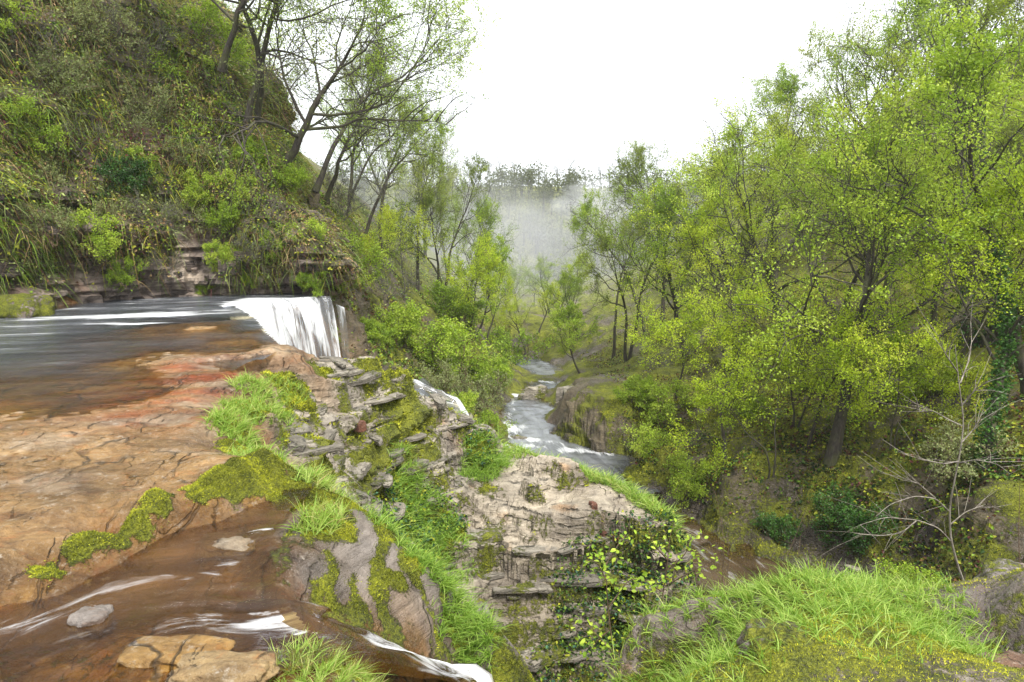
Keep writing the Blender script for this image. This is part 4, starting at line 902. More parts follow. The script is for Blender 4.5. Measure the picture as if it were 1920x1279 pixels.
R_ = [ # px, distance, height, kind, turn, label
 (1578,21.6,10.8,'oak_a',.3,'tall oak with dark mossy trunk leaning right on the mossy shelf above the pool'),
 (1528,22.6,5.4,'slim_a',1.0,'slim young tree with bright yellow green umbrella crown left of the tall leaning oak'),
 (1505,24.0,5.6,'slim_b',2.2,'twin stemmed young tree with lime crown beside the slim umbrella tree'),
 (1462,21.8,5.0,'slim_b',.5,'thin young tree with lime crown at the edge of the mossy shelf'),
 (1370,23.6,5.6,'slim_a',3.0,'bright young tree hanging over the rocks where the shelf meets the gorge'),
 (1178,43.5,13.2,'tall_c',.4,'tall dark twin trunked tree standing on the rock above the river'),
 (1150,46.0,11.0,'tall_a',1.9,'slender tree directly left of the tall twin trunked tree by the river'),
 (1098,42.0,5.0,'lean_a',.0,'thin tree leaning left over the river bend'),
 (1212,47.0,14.0,'tall_b',2.7,'tall narrow tree right of the twin trunked tree on the river rock'),
 (1240,50.0,14.8,'tall_a',4.2,'tall narrow crowned tree on the skyline left end of the right bank wood'),
 (1290,39.0,10.4,'oak_d',.9,'round crowned fresh green oak at the left front of the right bank wood'),
 (1390,31.5,9.6,'oak_b',1.4,'yellow green oak with bent trunk in the middle of the right bank wood'),
 (1490,33.0,12.0,'oak_a',2.0,'big straight trunked oak behind the slim umbrella trees'),
 (1420,40.5,11.5,'oak_c',.2,'twin trunked olive oak high in the middle of the right bank wood'),
 (1690,27.5,11.5,'oak_c',3.3,'oak with arching mossy limbs right of the tall leaning oak'),
 (1640,32.0,12.0,'oak_d',1.1,'oak with wide crown behind the tall leaning oak'),
 (1745,31.0,11.0,'tall_a',.7,'slender dark trunked tree between the arching oak and the ivy clad tree'),
 (1835,28.5,14.0,'oak_c',2.5,'big multi stemmed ivy clad tree high on the right'),
 (1868,17.5,8.4,'oak_b',.6,'bright leaved ivy covered tree at the right edge'),
 (1950,21.0,12.0,'oak_d',.2,'tall tree filling the right edge behind the bright ivy covered tree'),
 (1800,22.0,7.2,'slim_a',1.7,'young lime leaved tree under the big ivy clad tree'),
 (1690,20.5,4.4,'slim_b',3.6,'small lime sapling right of the tall leaning oak'),
 (1570,44.0,13.4,'oak_a',4.4,'crown rising above the wood just right of its middle'),
 (1490,50.0,12,'oak_d',.8,'skyline oak where the right bank ridge starts to climb'),
 (1380,52.0,13.0,'tall_c',1.6,'olive skyline tree at the lower left shoulder of the ridge'),
 (1320,56.0,13.0,'tall_b',2.9,'pale skyline tree at the left foot of the ridge'),
 (1660,47.0,14.0,'oak_c',5.5,'olive skyline oak in the middle of the right ridge'),
 (1750,44.0,13.5,'oak_a',3.9,'skyline oak on the upper right ridge'),
 (1840,42.0,13.5,'tall_c',.3,'tall olive tree on the ridge near the top right corner'),
 (1930,40.0,13.0,'oak_d',2.4,'tree in the top right corner on the ridge'),
 (1580,36.5,11.0,'tall_b',5.1,'thin high crowned tree between the two big oaks of the right bank'),
 (1440,46.0,9.5,'oak_b',4.0,'yellow green crown above the twin trunked olive oak'),
 (1720,38.0,12.0,'oak_b',5.8,'yellow green crown in the upper right of the wood'),
 (1265,60.0,13.0,'oak_d',3.1,'pale misty oak behind the narrow crowned trees of the right bank'),
 (1270,31.5,5.6,'slim_a',.2,'bright low tree growing on the rock wall beside the gorge river'),
]
for px, Y, h, k, rz, lab in R_: rising(px, 0, Y, k, 'oak_tree' if 'oak' in k or 'wide' in k else 'tree', lab, 'tree', h, rz=rz, group='trees on the right bank', wide=.72 if 'tall' in k and px < 1260 else 1.0)
L_ = [
 (690,40,10.5,'tall_b',.4,'tall thin tree at the left of the misty left bank grove'),
 (722,43,10.8,'tall_a',1.2,'second tall tree from the cliff in the misty left bank grove'),
 (784,47,11.6,'tall_a',2.5,'tallest round topped tree of the misty left bank grove'),
 (826,48,12.4,'tall_c',.9,'twin trunked tree in the middle of the misty left bank grove'),
 (858,50,11.5,'tall_b',3.3,'slender tree right of the twin trunked tree in the misty grove'),
 (868,52,10.5,'oak_d',4.1,'round crowned tree at the right side of the misty grove'),
 (886,47,7.6,'lean_a',3.1,'tree leaning right over the river at the edge of the misty grove'),
 (912,50,6.0,'oak_b',.3,'bright tree at the foot of the left bank beside the river bend'),
 (880,42,6.6,'slim_a',.8,'low lime tree above the dark rocks of the left bank'),
 (760,37,5.6,'slim_b',1.3,'young lime tree below the tall thin trees of the left bank'),
 (655,37,9.0,'bare_c',.1,'leaning thin tree just beyond the end of the cliff'),
 (800,62,11.0,'oak_c',2.0,'faint olive tree deep in the mist of the left bank'),
 (740,58,11.5,'oak_d',.5,'faint broad tree in the mist behind the tall thin trees'),
 (845,64,10.0,'oak_d',1.5,'faint round tree at the right end of the left bank skyline'),
 (665,52,12.0,'oak_d',2.8,'faint tree behind the leaning tree at the cliff end'),
]
for px, Y, h, k, rz, lab in L_: rising(px, 0, Y, k, 'tree', lab, 'tree', h, rz=rz, group='trees on the left bank', wide=.78)
for px, Y, h, k, rz, lab in [(1010,60,4.6,'oak_b',.2,'bright spreading tree at the head of the visible river'), (975,66,5.0,'oak_d',1.2,'round green tree on the inside of the river bend'), (1050,64,4.8,'oak_d',2.4,'green tree closing the river bend on its right'),
                             (1085,56,5.6,'oak_a',3.0,'broad green tree behind the thin tree leaning over the river'), (1000,84,4.4,'oak_d',5.0,'faint green tree far down the valley'), (985,57,5.0,'oak_b',2.2,'lime tree at the left side of the river bend'), (1030,72,6.0,'oak_a',3.3,'green tree in the middle behind the river bend'), (960,76,6.0,'oak_c',1.1,'olive tree behind the left side of the river bend'), (1068,70,6.2,'oak_b',.6,'lime tree behind the right side of the river bend')]:
    rising(px, 0, Y, k, 'tree', lab, 'tree', h, rz=rz, group='trees round the river bend')

# the dark leaning trees on the cliff top
for px, py, Y, h, k, rz, tilt, lab in [
  (415,120,25.5,7.5,'bare_a',.0,(0,0),'dark mossy tree leaning out right from the top of the cliff'),
  (455,245,26.5,10.5,'bare_b',.3,(0,.1),'straight grey tree rising steeply from behind the cliff edge'),
  (480,275,27.5,11.5,'bare_b',5.8,(0,.06),'second grey tree behind the cliff edge leaning slightly right'),
  (525,312,26.6,7.8,'wide_a',.0,(0,.02),'big dark tree with wide level limbs at the corner of the cliff'),
  (590,345,30.5,11.5,'bare_c',.4,(0,.03),'thin tree behind the wide limbed tree on the cliff corner'),
  (610,372,33.0,7.5,'bare_a',.1,(0,-.1),'slanting tree below the cliff corner with long thin limbs'),
  (560,330,33.0,13.0,'bare_c',2.1,(0,.1),'tall thin tree half hidden behind the big wide limbed tree')]:
    x, y, z = D(px, py, Y); plant(k, 'bare_tree', lab, 'tree', (x, y, z), h, rz, 'trees along the cliff top', tilt=tilt)

# ivy on two trunks, as parts of those trees
for o in [q for q in COL.objects if q.get('label') in ('big multi stemmed ivy clad tree high on the right', 'bright leaved ivy covered tree at the right edge')]:
    r = np.random.default_rng(5); tv = np.array([v.co for v in next(c for c in o.children if c.name.startswith('trunk')).data.vertices]); tv = tv[tv[:, 2] < 7.0]
    P = tv[r.integers(0, len(tv), 4200)] + r.normal(size=(4200, 3))*np.array([.13, .13, .3])
    link('ivy', leaf_data('ivy', P, .12, M['leaf_dark'], r), o)

# shrubs of the cliff, the banks and the gorge walls
def cliff_at(i, z):
    j = int(np.clip(np.interp(z, CL['z'], np.arange(CL['m'])), 0, CL['m']-1)); return CL['V'][i, j]
# nearest cliff point to a pixel
_cv = CL['V'].reshape(-1, 3); _cd = _cv-np.array([0, 0, CAM_Z]); _dep = _cd[:, 1]*CP - _cd[:, 2]*SP; _dep = np.where(_dep < 1, 1e9, _dep)
_px = 960+FPX*_cd[:, 0]/_dep; _py = 639.5-FPX*(_cd[:, 1]*SP+_cd[:, 2]*CP)/_dep
def cliff_px(px, py):
    q = (_px-px)**2+(_py-py)**2+.5*_dep**2*0; i = np.argsort(q)[:6]; i = i[np.argmin(_dep[i])]; return _cv[i]
C_ = [(60,90,1.5,'twiggy','twiggy grey bush hanging high at the left edge of the cliff'),(250,60,1.9,'twiggy','bare twiggy bush near the top left of the cliff'),(330,120,1.9,'twiggy','wide bare bush overhanging the upper middle of the cliff'),
 (200,170,1.5,'shrub_b','pale young leaved bush in the upper left of the cliff'),(120,150,1.5,'shrub_b','pale bush just below the twiggy bush at the upper left'),(370,60,2.0,'shrub_a','green ivy like bush at the top of the cliff beside the leaning trees'),(350,130,1.6,'shrub_a','green bush under the cliff top beside the dark rock'),
 (310,210,1.6,'shrub_b','pale green bush in the middle of the cliff slope'),(230,330,1.1,'shrub_c','bluish dark green bush in the left middle of the cliff'),(200,310,1.1,'shrub_c','dark green bush beside the bluish one on the left of the cliff'),(410,220,1.1,'shrub_d','yellow green mossy bush on the upper ridge of the cliff'),
 (480,290,1.1,'shrub_d','yellow green bush on the ridge below the tree trunks'),(530,340,1.2,'shrub_d','bright moss bush at the outer corner of the cliff'),(260,300,.9,'shrub_d','small yellow green bush beside the purple patch'),(300,330,1.0,'shrub_a','green bush right of the purple patch on the cliff'),
 (420,410,1.2,'shrub_d','lime sapling hanging over the middle of the cliff face'),(410,480,1.0,'shrub_d','lime leaves low on the cliff above the river'),(390,540,.6,'shrub_d','small lime plant at the waterline under the cliff'),(475,530,.5,'shrub_d','tiny lime plant on the dark rock left of the fall'),
 (330,400,1.3,'shrub_b','pale twiggy bush in the lower middle of the cliff'),(500,400,1.3,'twiggy','twiggy bush on the dark buttress above the fall'),(530,460,1.2,'shrub_a','green bush on the dark buttress above the fall'),(480,450,1.2,'twiggy','bare bush left of the dark buttress'),
 (170,440,1.3,'shrub_a','green bush on the lower left of the cliff'),(60,330,1.3,'shrub_b','pale bush in the ivy curtain at the left edge'),(100,420,1.2,'shrub_b','pale hanging bush above the overhang'),(240,500,1.0,'shrub_a','green bush low on the cliff left of its middle'),(300,480,1.0,'twiggy','brown twiggy bush above the waterline'),
 (570,440,1.2,'shrub_a','green bush at the right end of the cliff'),(590,530,.9,'shrub_d','lime bush beside the top of the waterfall'),(440,350,1.2,'shrub_a','green bush on the brow above the dark buttress'),(30,230,1.4,'shrub_a','green bush at the left edge of the upper cliff'),
 (150,250,1.3,'twiggy','small bare bush above the bluish bush'),(30,30,1.6,'shrub_a','leafy bush in the top left corner'),(160,40,1.7,'shrub_b','pale bush along the top edge of the cliff'),(440,130,1.1,'shrub_a','green bush on the dark rock step below the leaning tree'),
 (360,290,1.2,'shrub_b','pale bush on the slope left of the yellow ridge'),(380,350,1.2,'shrub_a','green bush below the yellow ridge'),(270,400,1.3,'twiggy','brown bare bush in the lower left middle'),(205,400,1.2,'shrub_b','pale bush under the bluish bushes')]
for i, (px, py, h, k, lab) in enumerate(C_):
    v = cliff_px(px, py); plant(k, 'shrub', lab, 'bush', (v[0], v[1], v[2]-.45*h), h*1.05, i*1.7, 'bushes on the cliff', tilt=(.45, .0))
B_ = [(1870,13.5,2.0,'shrub_a','fresh green bush on the right bank below the bright ivy tree'),(1800,13.0,1.5,'shrub_a','low green bush behind the pale birch'),(1910,11.5,1.9,'shrub_c','dark green bush at the right edge behind the boulder'),(1850,10.8,1.6,'shrub_c','dark leafy bush right of the birch trunk'),
 (1740,15.5,1.5,'shrub_a','green bush above the dark hollow of the right bank'),(1660,18.5,1.3,'shrub_c','ivy bush beside the dark hollow under the shelf'),(1600,19.5,1.3,'shrub_c','ivy bush under the foot of the tall leaning oak'),(1480,20.3,1.2,'shrub_c','dark ivy bush hanging from the shelf over the pool'),
 (1310,23.0,1.6,'shrub_a','green bush at the left end of the pool'),(1220,26.5,1.6,'shrub_a','olive bush on the rocks between river and pool'),(1250,29.5,2.2,'shrub_a','large green bush on the rock wall right of the gorge river'),(1200,30.5,1.7,'shrub_d','yellow green bush on top of the rock snout'),
 (1700,12.5,1.3,'twiggy','reddish bare bush left of the birch'),(1620,14.0,1.5,'twiggy','tangle of bare twigs over the pool'),(1560,13.0,1.2,'twiggy','small bare bush at the pool left of the twig tangle'),
 (800,33,3.0,'shrub_a','large round bush below the misty grove'),(850,36,3.4,'shrub_a','broad green bush above the second fall'),(750,32,2.4,'shrub_d','lime bush beside the pink rocky gully'),(700,29.5,1.4,'shrub_d','small lime bush at the foot of the gully by the fall'),(890,33,2.6,'shrub_b','pale bush on the left bank near the river'),(660,31,2.4,'shrub_a','green bush above the waterfall edge'),
 (640,28.3,1.3,'shrub_a','green bush clinging right of the waterfall'),(640,35,3,'twiggy','twiggy bush under the end of the cliff'),(820,30.5,1.8,'shrub_b','pale green bush left of the second fall'),(900,38,2.2,'shrub_d','yellow green bush on the dark rocks of the left bank'),(930,41,2.0,'shrub_a','green bush at the river edge below the dark rocks'),(720,34,2.8,'twiggy','bare bush at the top of the pink gully'),
 (920,30,1.4,'shrub_a','green bush beside the white channel of the second fall'),(870,29.2,1.2,'shrub_d','small lime bush between second fall and gorge river'),(850,43,3.2,'shrub_d','lime bush under the twin trunked tree of the grove'),(960,54,4.0,'shrub_a','bush on the river bend'),
 (1400,27,1.6,'shrub_a','low green bush behind the young tree at the shelf edge'),(1550,28,1.7,'shrub_a','green bush on the slope behind the tall leaning oak'),(1760,24,1.9,'shrub_d','lime bush on the mossy slope at the right'),(1650,25,1.4,'shrub_b','pale low bush on the mossy slope'),(1830,18,1.8,'shrub_b','pale bush on the slope below the ivy trees')]
for i, (px, Y, h, k, lab) in enumerate(B_): plant(k, 'shrub', lab, 'bush', at(px, Y, -.15*h), h, i*2.3, 'bushes along the gorge')

# ------------------------------------------------------------------ ivy, herbs and dead grass that clothe the cliff and the slopes
PALC = dict(green=[(.06, .13, .015), (.27, .41, .05)], olive=[(.06, .07, .012), (.20, .20, .04)], pale=[(.24, .31, .09), (.48, .55, .20)], tan=[(.26, .16, .07), (.55, .40, .20)], lime=[(.25, .30, .02), (.46, .46, .05)],
            purple=[(.06, .018, .025), (.20, .07, .06)], blue=[(.03, .09, .05), (.10, .22, .12)], brown=[(.05, .025, .012), (.17, .09, .035)], dark=[(.010, .025, .006), (.05, .10, .02)])
def colour_mix(n, r, weights, cell=None):                      # weights: dict name -> (n,) array
    names = list(weights); W = np.stack([np.broadcast_to(weights[k], (n,)) for k in names], 1).astype(float); W = np.clip(W, 0, None)+1e-6; W = np.cumsum(W/W.sum(1)[:, None], 1)
    pick = ((r.random(n) if cell is None else np.where(r.random(n) < .8, cell, r.random(n)))[:, None] > W).sum(1); A = np.array([PALC[k][0] for k in names]); B = np.array([PALC[k][1] for k in names]); t = r.random(n)[:, None]**1.2
    return A[pick]*(1-t)+B[pick]*t
def cover(name, V, F, col, per, label, cat):
    rgba = np.c_[col, np.ones(len(col))]; return tag(mesh(name, V, F, M['cover'], None, False, {'leafcol': ('FACE', 'FLOAT_COLOR', np.repeat(rgba, per, 0))}), label, cat, None, 'stuff')
def cliff_cover():
    r = np.random.default_rng(77); n = 190000
    i = r.integers(128, 672, n); z = r.uniform(.6, 13, n)**1.0; j = np.clip(np.interp(z, CL['z'], np.arange(CL['m'])).astype(int), 0, CL['m']-1)
    keep = r.random(n) < CL['veg'][i, j]**.8; i, j = i[keep], j[keep]; n = len(i)
    v = CL['V'][i, j]; N = CL['N'][i, j]
    x, y, zz = v.T
    thick = .04+.75*np.clip(fbm(x*1.1, y*1.1, zz*1.1+5, 3)+.1, 0, 1.0)
    P = v + N*(r.random(n)**.7*thick)[:, None] + r.normal(size=(n, 3))*.07
    p1 = fbm(x*.45, y*.45, zz*.5+1, 3); p2 = fbm(x*.45+20, y*.45, zz*.5, 3); p3 = fbm(x*.5, y*.5+30, zz*.6, 3)
    q = np.array([D(500, 560, 1)]); pur = np.exp(-(((P[:, 0]-cliff_px(255,285)[0])/1.2)**2+((zz-cliff_px(255,285)[2])/.8)**2))
    ridge = sstep(.2, .9, N[:, 2])
    col = colour_mix(n, r, dict(green=.95+1.4*p1, olive=.6+.8*p2, pale=.75+1.2*p2, tan=.4+1.4*p3, lime=.28+1.2*ridge, purple=.10+6*pur, blue=np.clip(p1-.35, 0, 1)*2*(p2 < 0), brown=.3-.6*p1, dark=.9-.3*p2), hash01(np.round(x/.5), np.round(y/.5), np.round(zz/.4)))
    # leaves
    lf = r.random(n) < .58
    V, F, _ = leaf_mesh('x', P[lf], r.uniform(.06, .13, lf.sum()), None, r, norm=N[lf]+np.array([0, 0, .5]))
    cover('cliff_ivy', V, F, col[lf], 1, 'mixed green ivy, herbs and brown leaves clothing the left cliff', 'ivy')
    hg = ~lf; nh = hg.sum(); Dn = N[hg]*.5+r.normal(size=(nh, 3))*.22+np.array([0, 0, .1])
    V, F, sg = blades(P[hg]-N[hg]*.05, Dn, r.uniform(.18, .65, nh), r.uniform(.010, .024, nh), r.uniform(.9, 1.8, nh), hang=True)
    gcol = colour_mix(nh, r, dict(tan=.5+1.2*p3[hg], lime=.55+p1[hg], green=.9+p2[hg], pale=.3, brown=.3, purple=.15))
    cover('hanging_grass', V, F, gcol, sg, 'tan and green grass hanging from the ledges of the left cliff', 'grass')
cliff_cover()
def slope_cover(name, boxes, count, seed, smin, smax, label, mixw, exclude=None):
    r = np.random.default_rng(seed); Bx = np.array(boxes, float); a = (Bx[:, 1]-Bx[:, 0])*(Bx[:, 3]-Bx[:, 2])*Bx[:, 4]; k = r.choice(len(Bx), count, p=a/a.sum())
    x = r.uniform(Bx[k, 0], Bx[k, 1]); y = r.uniform(Bx[k, 2], Bx[k, 3])
    dens = fbm(x*.55, y*.55, 3, 4); keep = r.random(count) < sstep(-.45, .45, dens)
    x, y = x[keep], y[keep]; z = land(x, y); wl = grz(x, y); ok = (z > wl+.35) | (np.abs(x-2) > 9); x, y, z, = x[ok], y[ok], z[ok]
    n = len(x); p1 = fbm(x*.35, y*.35, 1, 3); p2 = fbm(x*.35, y*.35, 11, 3)
    P = np.stack([x, y, z+r.random(n)**1.5*(.10+.4*np.clip(fbm(x*.8, y*.8, 7, 3), 0, 1))], 1)
    col = colour_mix(n, r, mixw(p1, p2))
    V, F, _ = leaf_mesh('x', P, r.uniform(smin, smax, n), None, r, up=1.2); cover(name, V, F, col, 1, label, 'ground plants')
slope_cover('right_bank_undergrowth', [(9.2,30,13,40,1),(5,26,24,56,.8),(6,16,8,20,1.6)], 120000, 5, .06, .15, 'low mossy undergrowth covering the right bank below the trees', lambda a, b: dict(lime=.9+a, olive=.9-a, green=.5+b, brown=.8-b, purple=.25+.6*b, dark=.3))
slope_cover('left_bank_undergrowth', [(-14,0,28,62,1),(-9,-1,26,36,1.2)], 52000, 6, .09, .20, 'green undergrowth covering the left bank beyond the waterfall', lambda a, b: dict(lime=.5+a, olive=.7-a, green=1+b, brown=.5-b, pale=.4))
slope_cover('pool_wall_ivy', [(6,13,16.5,23.5,1),(4.5,8,22,30,.7),(9,14,9,17,1)], 30000, 15, .07, .15, 'dark ivy and ferns hanging on the rock wall above the brown pool', lambda a, b: dict(dark=1.2+a, green=.7+b, lime=.3-a, brown=.4, purple=.2, olive=.5))
def wall_herbs():                                   # leafy tufts in the near hollow and under the mound
    r = np.random.default_rng(8); P, N = scatter(9000, gs([(770,1000,-3.2,.7,1),(820,930,-3.1,.6,1),(900,860,-3.1,.4,1),(760,940,-2.9,.5,.8),(720,990,-2.9,.4,.8)])+[(1.6,12.6,.8,1.2),(2.6,12.6,.7,1.4),(2.2,13.1,.6,.7),(3.3,13.0,.7,1.2),(1.0,11.6,.7,.6)], 12, False)
    n = len(P); P = P+N*(r.random(n)*.22)[:, None]+r.normal(size=(n, 3))*.03
    col = colour_mix(n, r, dict(green=1., dark=.6*np.ones(n)+1.6*(P[:, 0] > .7), lime=.3, blue=.35))
    V, F, _ = leaf_mesh('x', P, r.uniform(.04, .10, n), None, r, up=1); cover('hollow_herbs', V, F, col, 1, 'small leafy herbs and ivy in the hollow and on the slab face', 'herbs')
wall_herbs()

# far wood on the valley side, one misty mass, with the ridge trees standing out
def far_wood():
    r = np.random.default_rng(9); tb = Tubes(); LP = []
    for k in range(420):
        x = r.uniform(-75, 95); y = r.uniform(122, 188); z = float(far_z(x, y)); h = r.uniform(6, 9)
        tb.add(np.array([[x, y, z-.5], [x+r.normal(0, .3), y, z+h*.5], [x+r.normal(0, .6), y, z+h*.8]]), np.array([.2, .14, .05]), 4)
        c = np.array([x, y, z+h*.62]); nn = 230; d = r.normal(size=(nn, 3)); d /= np.linalg.norm(d, axis=1)[:, None]
        LP.append(c + d*(r.random(nn)**.4)[:, None]*np.array([h*.36, h*.36, h*.40])*(1+.35*noise3(d[:, 0]*2+k, d[:, 1]*2, d[:, 2]*2))[:, None])
    P = np.concatenate(LP); n = len(P)
    e = tag(bpy.data.objects.new('far_wood', None), 'misty grey green wood covering the far valley side', 'wood', None, 'stuff'); COL.objects.link(e)
    o = link('trunks', tb.mesh('trunks', M['bark']), e); tag(o, kind='stuff')
    o = link('crowns', leaf_data('crowns', P, r.uniform(.35, .75, n), M['leaf_far'], r), e); tag(o, kind='stuff')
far_wood()
rt = ['leftmost bare tree on the misty far ridge','second bare tree from the left on the far ridge','third bare tree on the far ridge','fourth bare tree on the far ridge','slender bare tree left of the ridge centre','bare tree at the centre of the far ridge','round bare tree just right of the ridge centre','tall bare tree right of the ridge centre','fourth bare tree from the right on the far ridge','third bare tree from the right on the far ridge','second bare tree from the right on the far ridge','rightmost bare tree on the misty far ridge']
for i, lab in enumerate(rt):
    px = 868+i*25+random.uniform(-6, 6); Y = 196+random.uniform(-5, 5); X = (px-960)/FPX*Y
    plant('far_a' if i % 3 else 'far_b', 'ridge_tree', lab, 'tree', (X, Y, float(far_z(np.array([X]), np.array([Y]))[0])-.3), random.uniform(7.5, 10.5), i*1.9, 'bare trees on the far ridge')

# ------------------------------------------------------------------ pale birch sapling and the leafy sapling near the camera
def limb(tb, pts, r0, r1, k=6):
    P, _ = curve(np.array(pts, float), max(10, len(pts)*5)); tb.add(P, np.linspace(r0, r1, len(P)), k); return P
def foot(p):                                        # the ground straight below a point
    z = float(land(p[0], p[1])[0])-.04; return np.array([p[0], p[1], min(z, p[2]-.02)])
def birch():
    Y = 7.6; q = lambda px, py, dy=0: np.array(D(px, py, Y+dy)); t = Tubes(); b = Tubes(); r = np.random.default_rng(4)
    trunk = [q(1822,1125), q(1800,1075), q(1782,1010), q(1780,950), q(1790,900), q(1800,850), q(1808,790), q(1800,735), q(1795,690), q(1790,640)]
    base = foot(trunk[0]); limb(t, [base*0, (trunk[0]-base)*.5]+[p-base for p in trunk], .026, .004, 8)
    tips = []
    for L in [[(1783,1015),(1760,990),(1720,975),(1660,970),(1610,985)],[(1781,960),(1755,935),(1715,930),(1670,945),(1640,970)],[(1797,865),(1770,870),(1730,862),(1690,850)],[(1797,868),(1830,862),(1870,870),(1895,890)],[(1806,800),(1775,785),(1750,770),(1720,772)],[(1803,830),(1830,800),(1845,765)],
              [(1780,985),(1810,960),(1850,945)],[(1803,760),(1830,730),(1850,715)],[(1797,700),(1770,660),(1760,630)],[(1720,975),(1690,1000),(1650,1005),(1600,1000)],[(1800,720),(1815,680),(1822,640)],[(1755,935),(1720,905),(1690,900)]]:
        dy = r.normal(0, .25); pp = [q(*p, dy*i/(len(L)-1)) - base for i, p in enumerate(L)]; C = limb(b, pp, .009, .003, 5)
        for m in range(9):
            i = r.integers(2, len(C)); d = (C[min(i+1, len(C)-1)]-C[i-1]); d = d/np.linalg.norm(d)+r.normal(size=3)*.6+np.array([0, 0, .25]); ln = r.uniform(.15, .42)
            T = np.array([C[i], C[i]+d*ln*.5+r.normal(size=3)*.02, C[i]+d*ln]); b.add(T, np.array([.004, .003, .0015]), 3); tips.append(T)
    e = tag(bpy.data.objects.new('birch_tree', None), 'thin pale birch with bare crooked twigs rising behind the grass mound', 'tree'); COL.objects.link(e); e.location = base
    link('trunk', t.mesh('trunk', M['birch']), e); link('branches', b.mesh('branches', M['birch']), e)
birch()
def leaf_blade():                                   # one toothed rounded leaf, folded along the midrib
    a = np.array([(0,0),(.18,.22),(.42,.34),(.66,.28),(.86,.12),(1,0)]); V = []; F = []
    for x, w in a: V += [(x, -w, .22*w-.10*x*x), (x, 0, -.10*x*x), (x, w, .22*w-.10*x*x)]
    for i in range(5):
        F += [(3*i, 3*i+3, 3*i+4, 3*i+1), (3*i+1, 3*i+4, 3*i+5, 3*i+2)]
    me = bpy.data.meshes.new('leaf'); me.from_pydata(V, [], F); me.update(); at_ = me.attributes.new('rnd', 'FLOAT', 'FACE'); at_.data.foreach_set('value', np.full(10, .5, np.float32)); me.materials.append(M['leaf_sap']); return me
M['leaf_sap'] = leaf_material('sapling_leaf', [(.1, (.17, .28, .02)), (.6, (.32, .46, .035)), (.95, (.46, .56, .07))], objvar=.9)
def sapling(label, stems, seed, count, size, root, Y):
    r = np.random.default_rng(seed); b = Tubes(); e = tag(bpy.data.objects.new('sapling', None), label, 'sapling', 'leafy saplings'); COL.objects.link(e); top_ = np.array(D(*root, Y)); base = foot(top_); e.location = base; limb(b, [base*0, (top_-base)*.5+np.array([.02, .01, 0]), top_-base, np.array(D(*stems[0][0], Y))-base], .010, .006, 5)
    lf = leaf_blade() if 'lf' not in PT else PT['lf']; PT['lf'] = lf; C = []
    for L in stems:
        dy = r.normal(0, .18); C.append(limb(b, [np.array(D(px, py, Y+dy*i/len(L)))-base for i, (px, py) in enumerate(L)], .006, .002, 5))
    link('stem', b.mesh('stem', M['twig']), e)
    for i in range(count):
        c = C[r.integers(len(C))]; k = r.integers(len(c)//4, len(c)); p = c[k]+r.normal(size=3)*np.array([.05, .05, .04]); s_ = size*r.uniform(.6, 1.25)
        o = link('leaf', lf, e); o.location = p; o.scale = (s_, s_, s_); o.rotation_euler = (r.normal(0, .5), r.normal(.25, .4), r.uniform(0, 6.28))
sapling('leafy young sapling with lime leaves before the lower slab left of the mound', [[(1150,1225),(1140,1140),(1135,1060),(1105,1015)],[(1150,1225),(1110,1180),(1090,1165)],[(1140,1140),(1180,1085),(1235,1090)],[(1138,1090),(1120,1055),(1100,1050)],[(1135,1060),(1160,1020),(1175,1000)],[(1145,1180),(1120,1200),(1105,1230)]], 1, 190, .041, (1152,1235), 4.7)
sapling('taller leafy sapling with lime leaves against the pool behind the mound edge', [[(1240,1130),(1250,1070),(1255,1010),(1265,975)],[(1250,1070),(1285,1040),(1300,995)],[(1252,1050),(1225,1020),(1215,990)],[(1245,1100),(1300,1070),(1360,1040)],[(1242,1110),(1210,1090),(1190,1095)]], 2, 170, .039, (1238,1140), 4.9)
def stalks():
    r = np.random.default_rng(3)
    labs = ['longest thin brown stalk leaning right over the pool', 'thin brown stalk standing left of the mound crest', 'short upright dry stalk in the grass by the sapling', 'thin reddish stem at the far right edge', 'leaning dry stalk at the left of the mound crest']
    for lab, pts in zip(labs, [[(1460,1075),(1490,1010),(1515,945)],[(1358,1020),(1350,960),(1338,915)],[(1365,1070),(1366,1030),(1364,1000)],[(1912,1075),(1910,1000),(1912,905)],[(1480,1090),(1495,1050),(1502,1000)]]):
        tb = Tubes(); base = foot(np.array(D(*pts[0], 4.25))); limb(tb, [base*0]+[np.array(D(*p, 4.25))-base for p in pts], .0035, .0012, 5); o = link('dry_stalk', tb.mesh('dry_stalk', M['twig'])); o.location = base; tag(o, lab, 'stalk', 'dry stalks')
stalks()

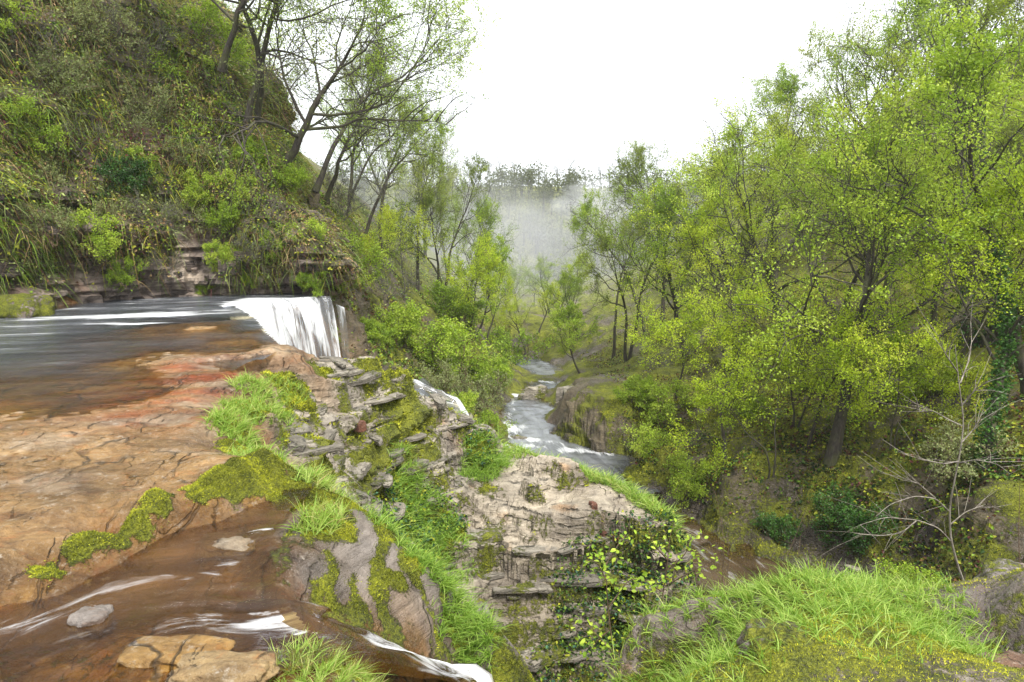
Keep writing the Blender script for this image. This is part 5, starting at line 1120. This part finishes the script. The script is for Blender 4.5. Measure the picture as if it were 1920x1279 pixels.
# ------------------------------------------------------------------ moist air of the gorge and the mist bank hanging in the valley
def haze():
    me = bpy.data.meshes.new('haze'); x0, x1, y0, y1, z0, z1 = -300, 330, -40, 345, -22, 48
    me.from_pydata([(x, y, z) for z in (z0, z1) for y in (y0, y1) for x in (x0, x1)], [], [(0,2,3,1),(4,5,7,6),(0,1,5,4),(2,6,7,3),(0,4,6,2),(1,3,7,5)])
    t = NT('moist_air'); v = t.n('ShaderNodeVolumePrincipled'); v.inputs['Color'].default_value = (.95, .97, 1, 1); v.inputs['Density'].default_value = .0005; v.inputs['Anisotropy'].default_value = .2
    t.l(v.outputs[0], t.out.inputs['Volume']); me.materials.append(t.m); tag(link('haze', me), kind='stuff')
    def bank(c, size, dens, seed, label):
        sub = 26; u = np.linspace(0, 2*np.pi, sub*2, endpoint=False); w = np.linspace(.02, np.pi-.02, sub); U, W = np.meshgrid(u, w); x = np.cos(U)*np.sin(W); y = np.sin(U)*np.sin(W); z = np.cos(W)
        r = 1+.35*fbm(x*1.4+seed, y*1.4, z*1.4, 3); V = np.stack([x*r*size[0], y*r*size[1], z*r*size[2]], -1).reshape(-1, 3)
        nv = sub*2; i = np.arange(sub-1)[:, None]*nv+np.arange(nv)[None]; j = np.arange(sub-1)[:, None]*nv+(np.arange(nv)[None]+1) % nv
        t = NT('mist'); v = t.n('ShaderNodeVolumePrincipled'); v.inputs['Color'].default_value = (.97, .98, 1, 1); v.inputs['Density'].default_value = dens
        t.l(v.outputs[0], t.out.inputs['Volume']); o = mesh('mist_bank', V, np.stack([i, i+nv, j+nv, j], -1).reshape(-1, 4), t.m); o.location = c; tag(o, label, 'mist', None, 'stuff')
    bank((8, 106, 0), (40, 13, 8), .017, 2, 'white mist hanging low in the far valley')
    bank((2, 82, -2), (26, 9, 7), .009, 4, 'pale mist filling the valley behind the river bend')
    bank((-10, 62, 1), (14, 11, 9), .016, 9, 'thin pale mist drifting through the left bank grove')
    bank((20, 118, 7), (13, 9, 4), .05, 6, 'wisp of white mist drifting up the far valley side')
haze()
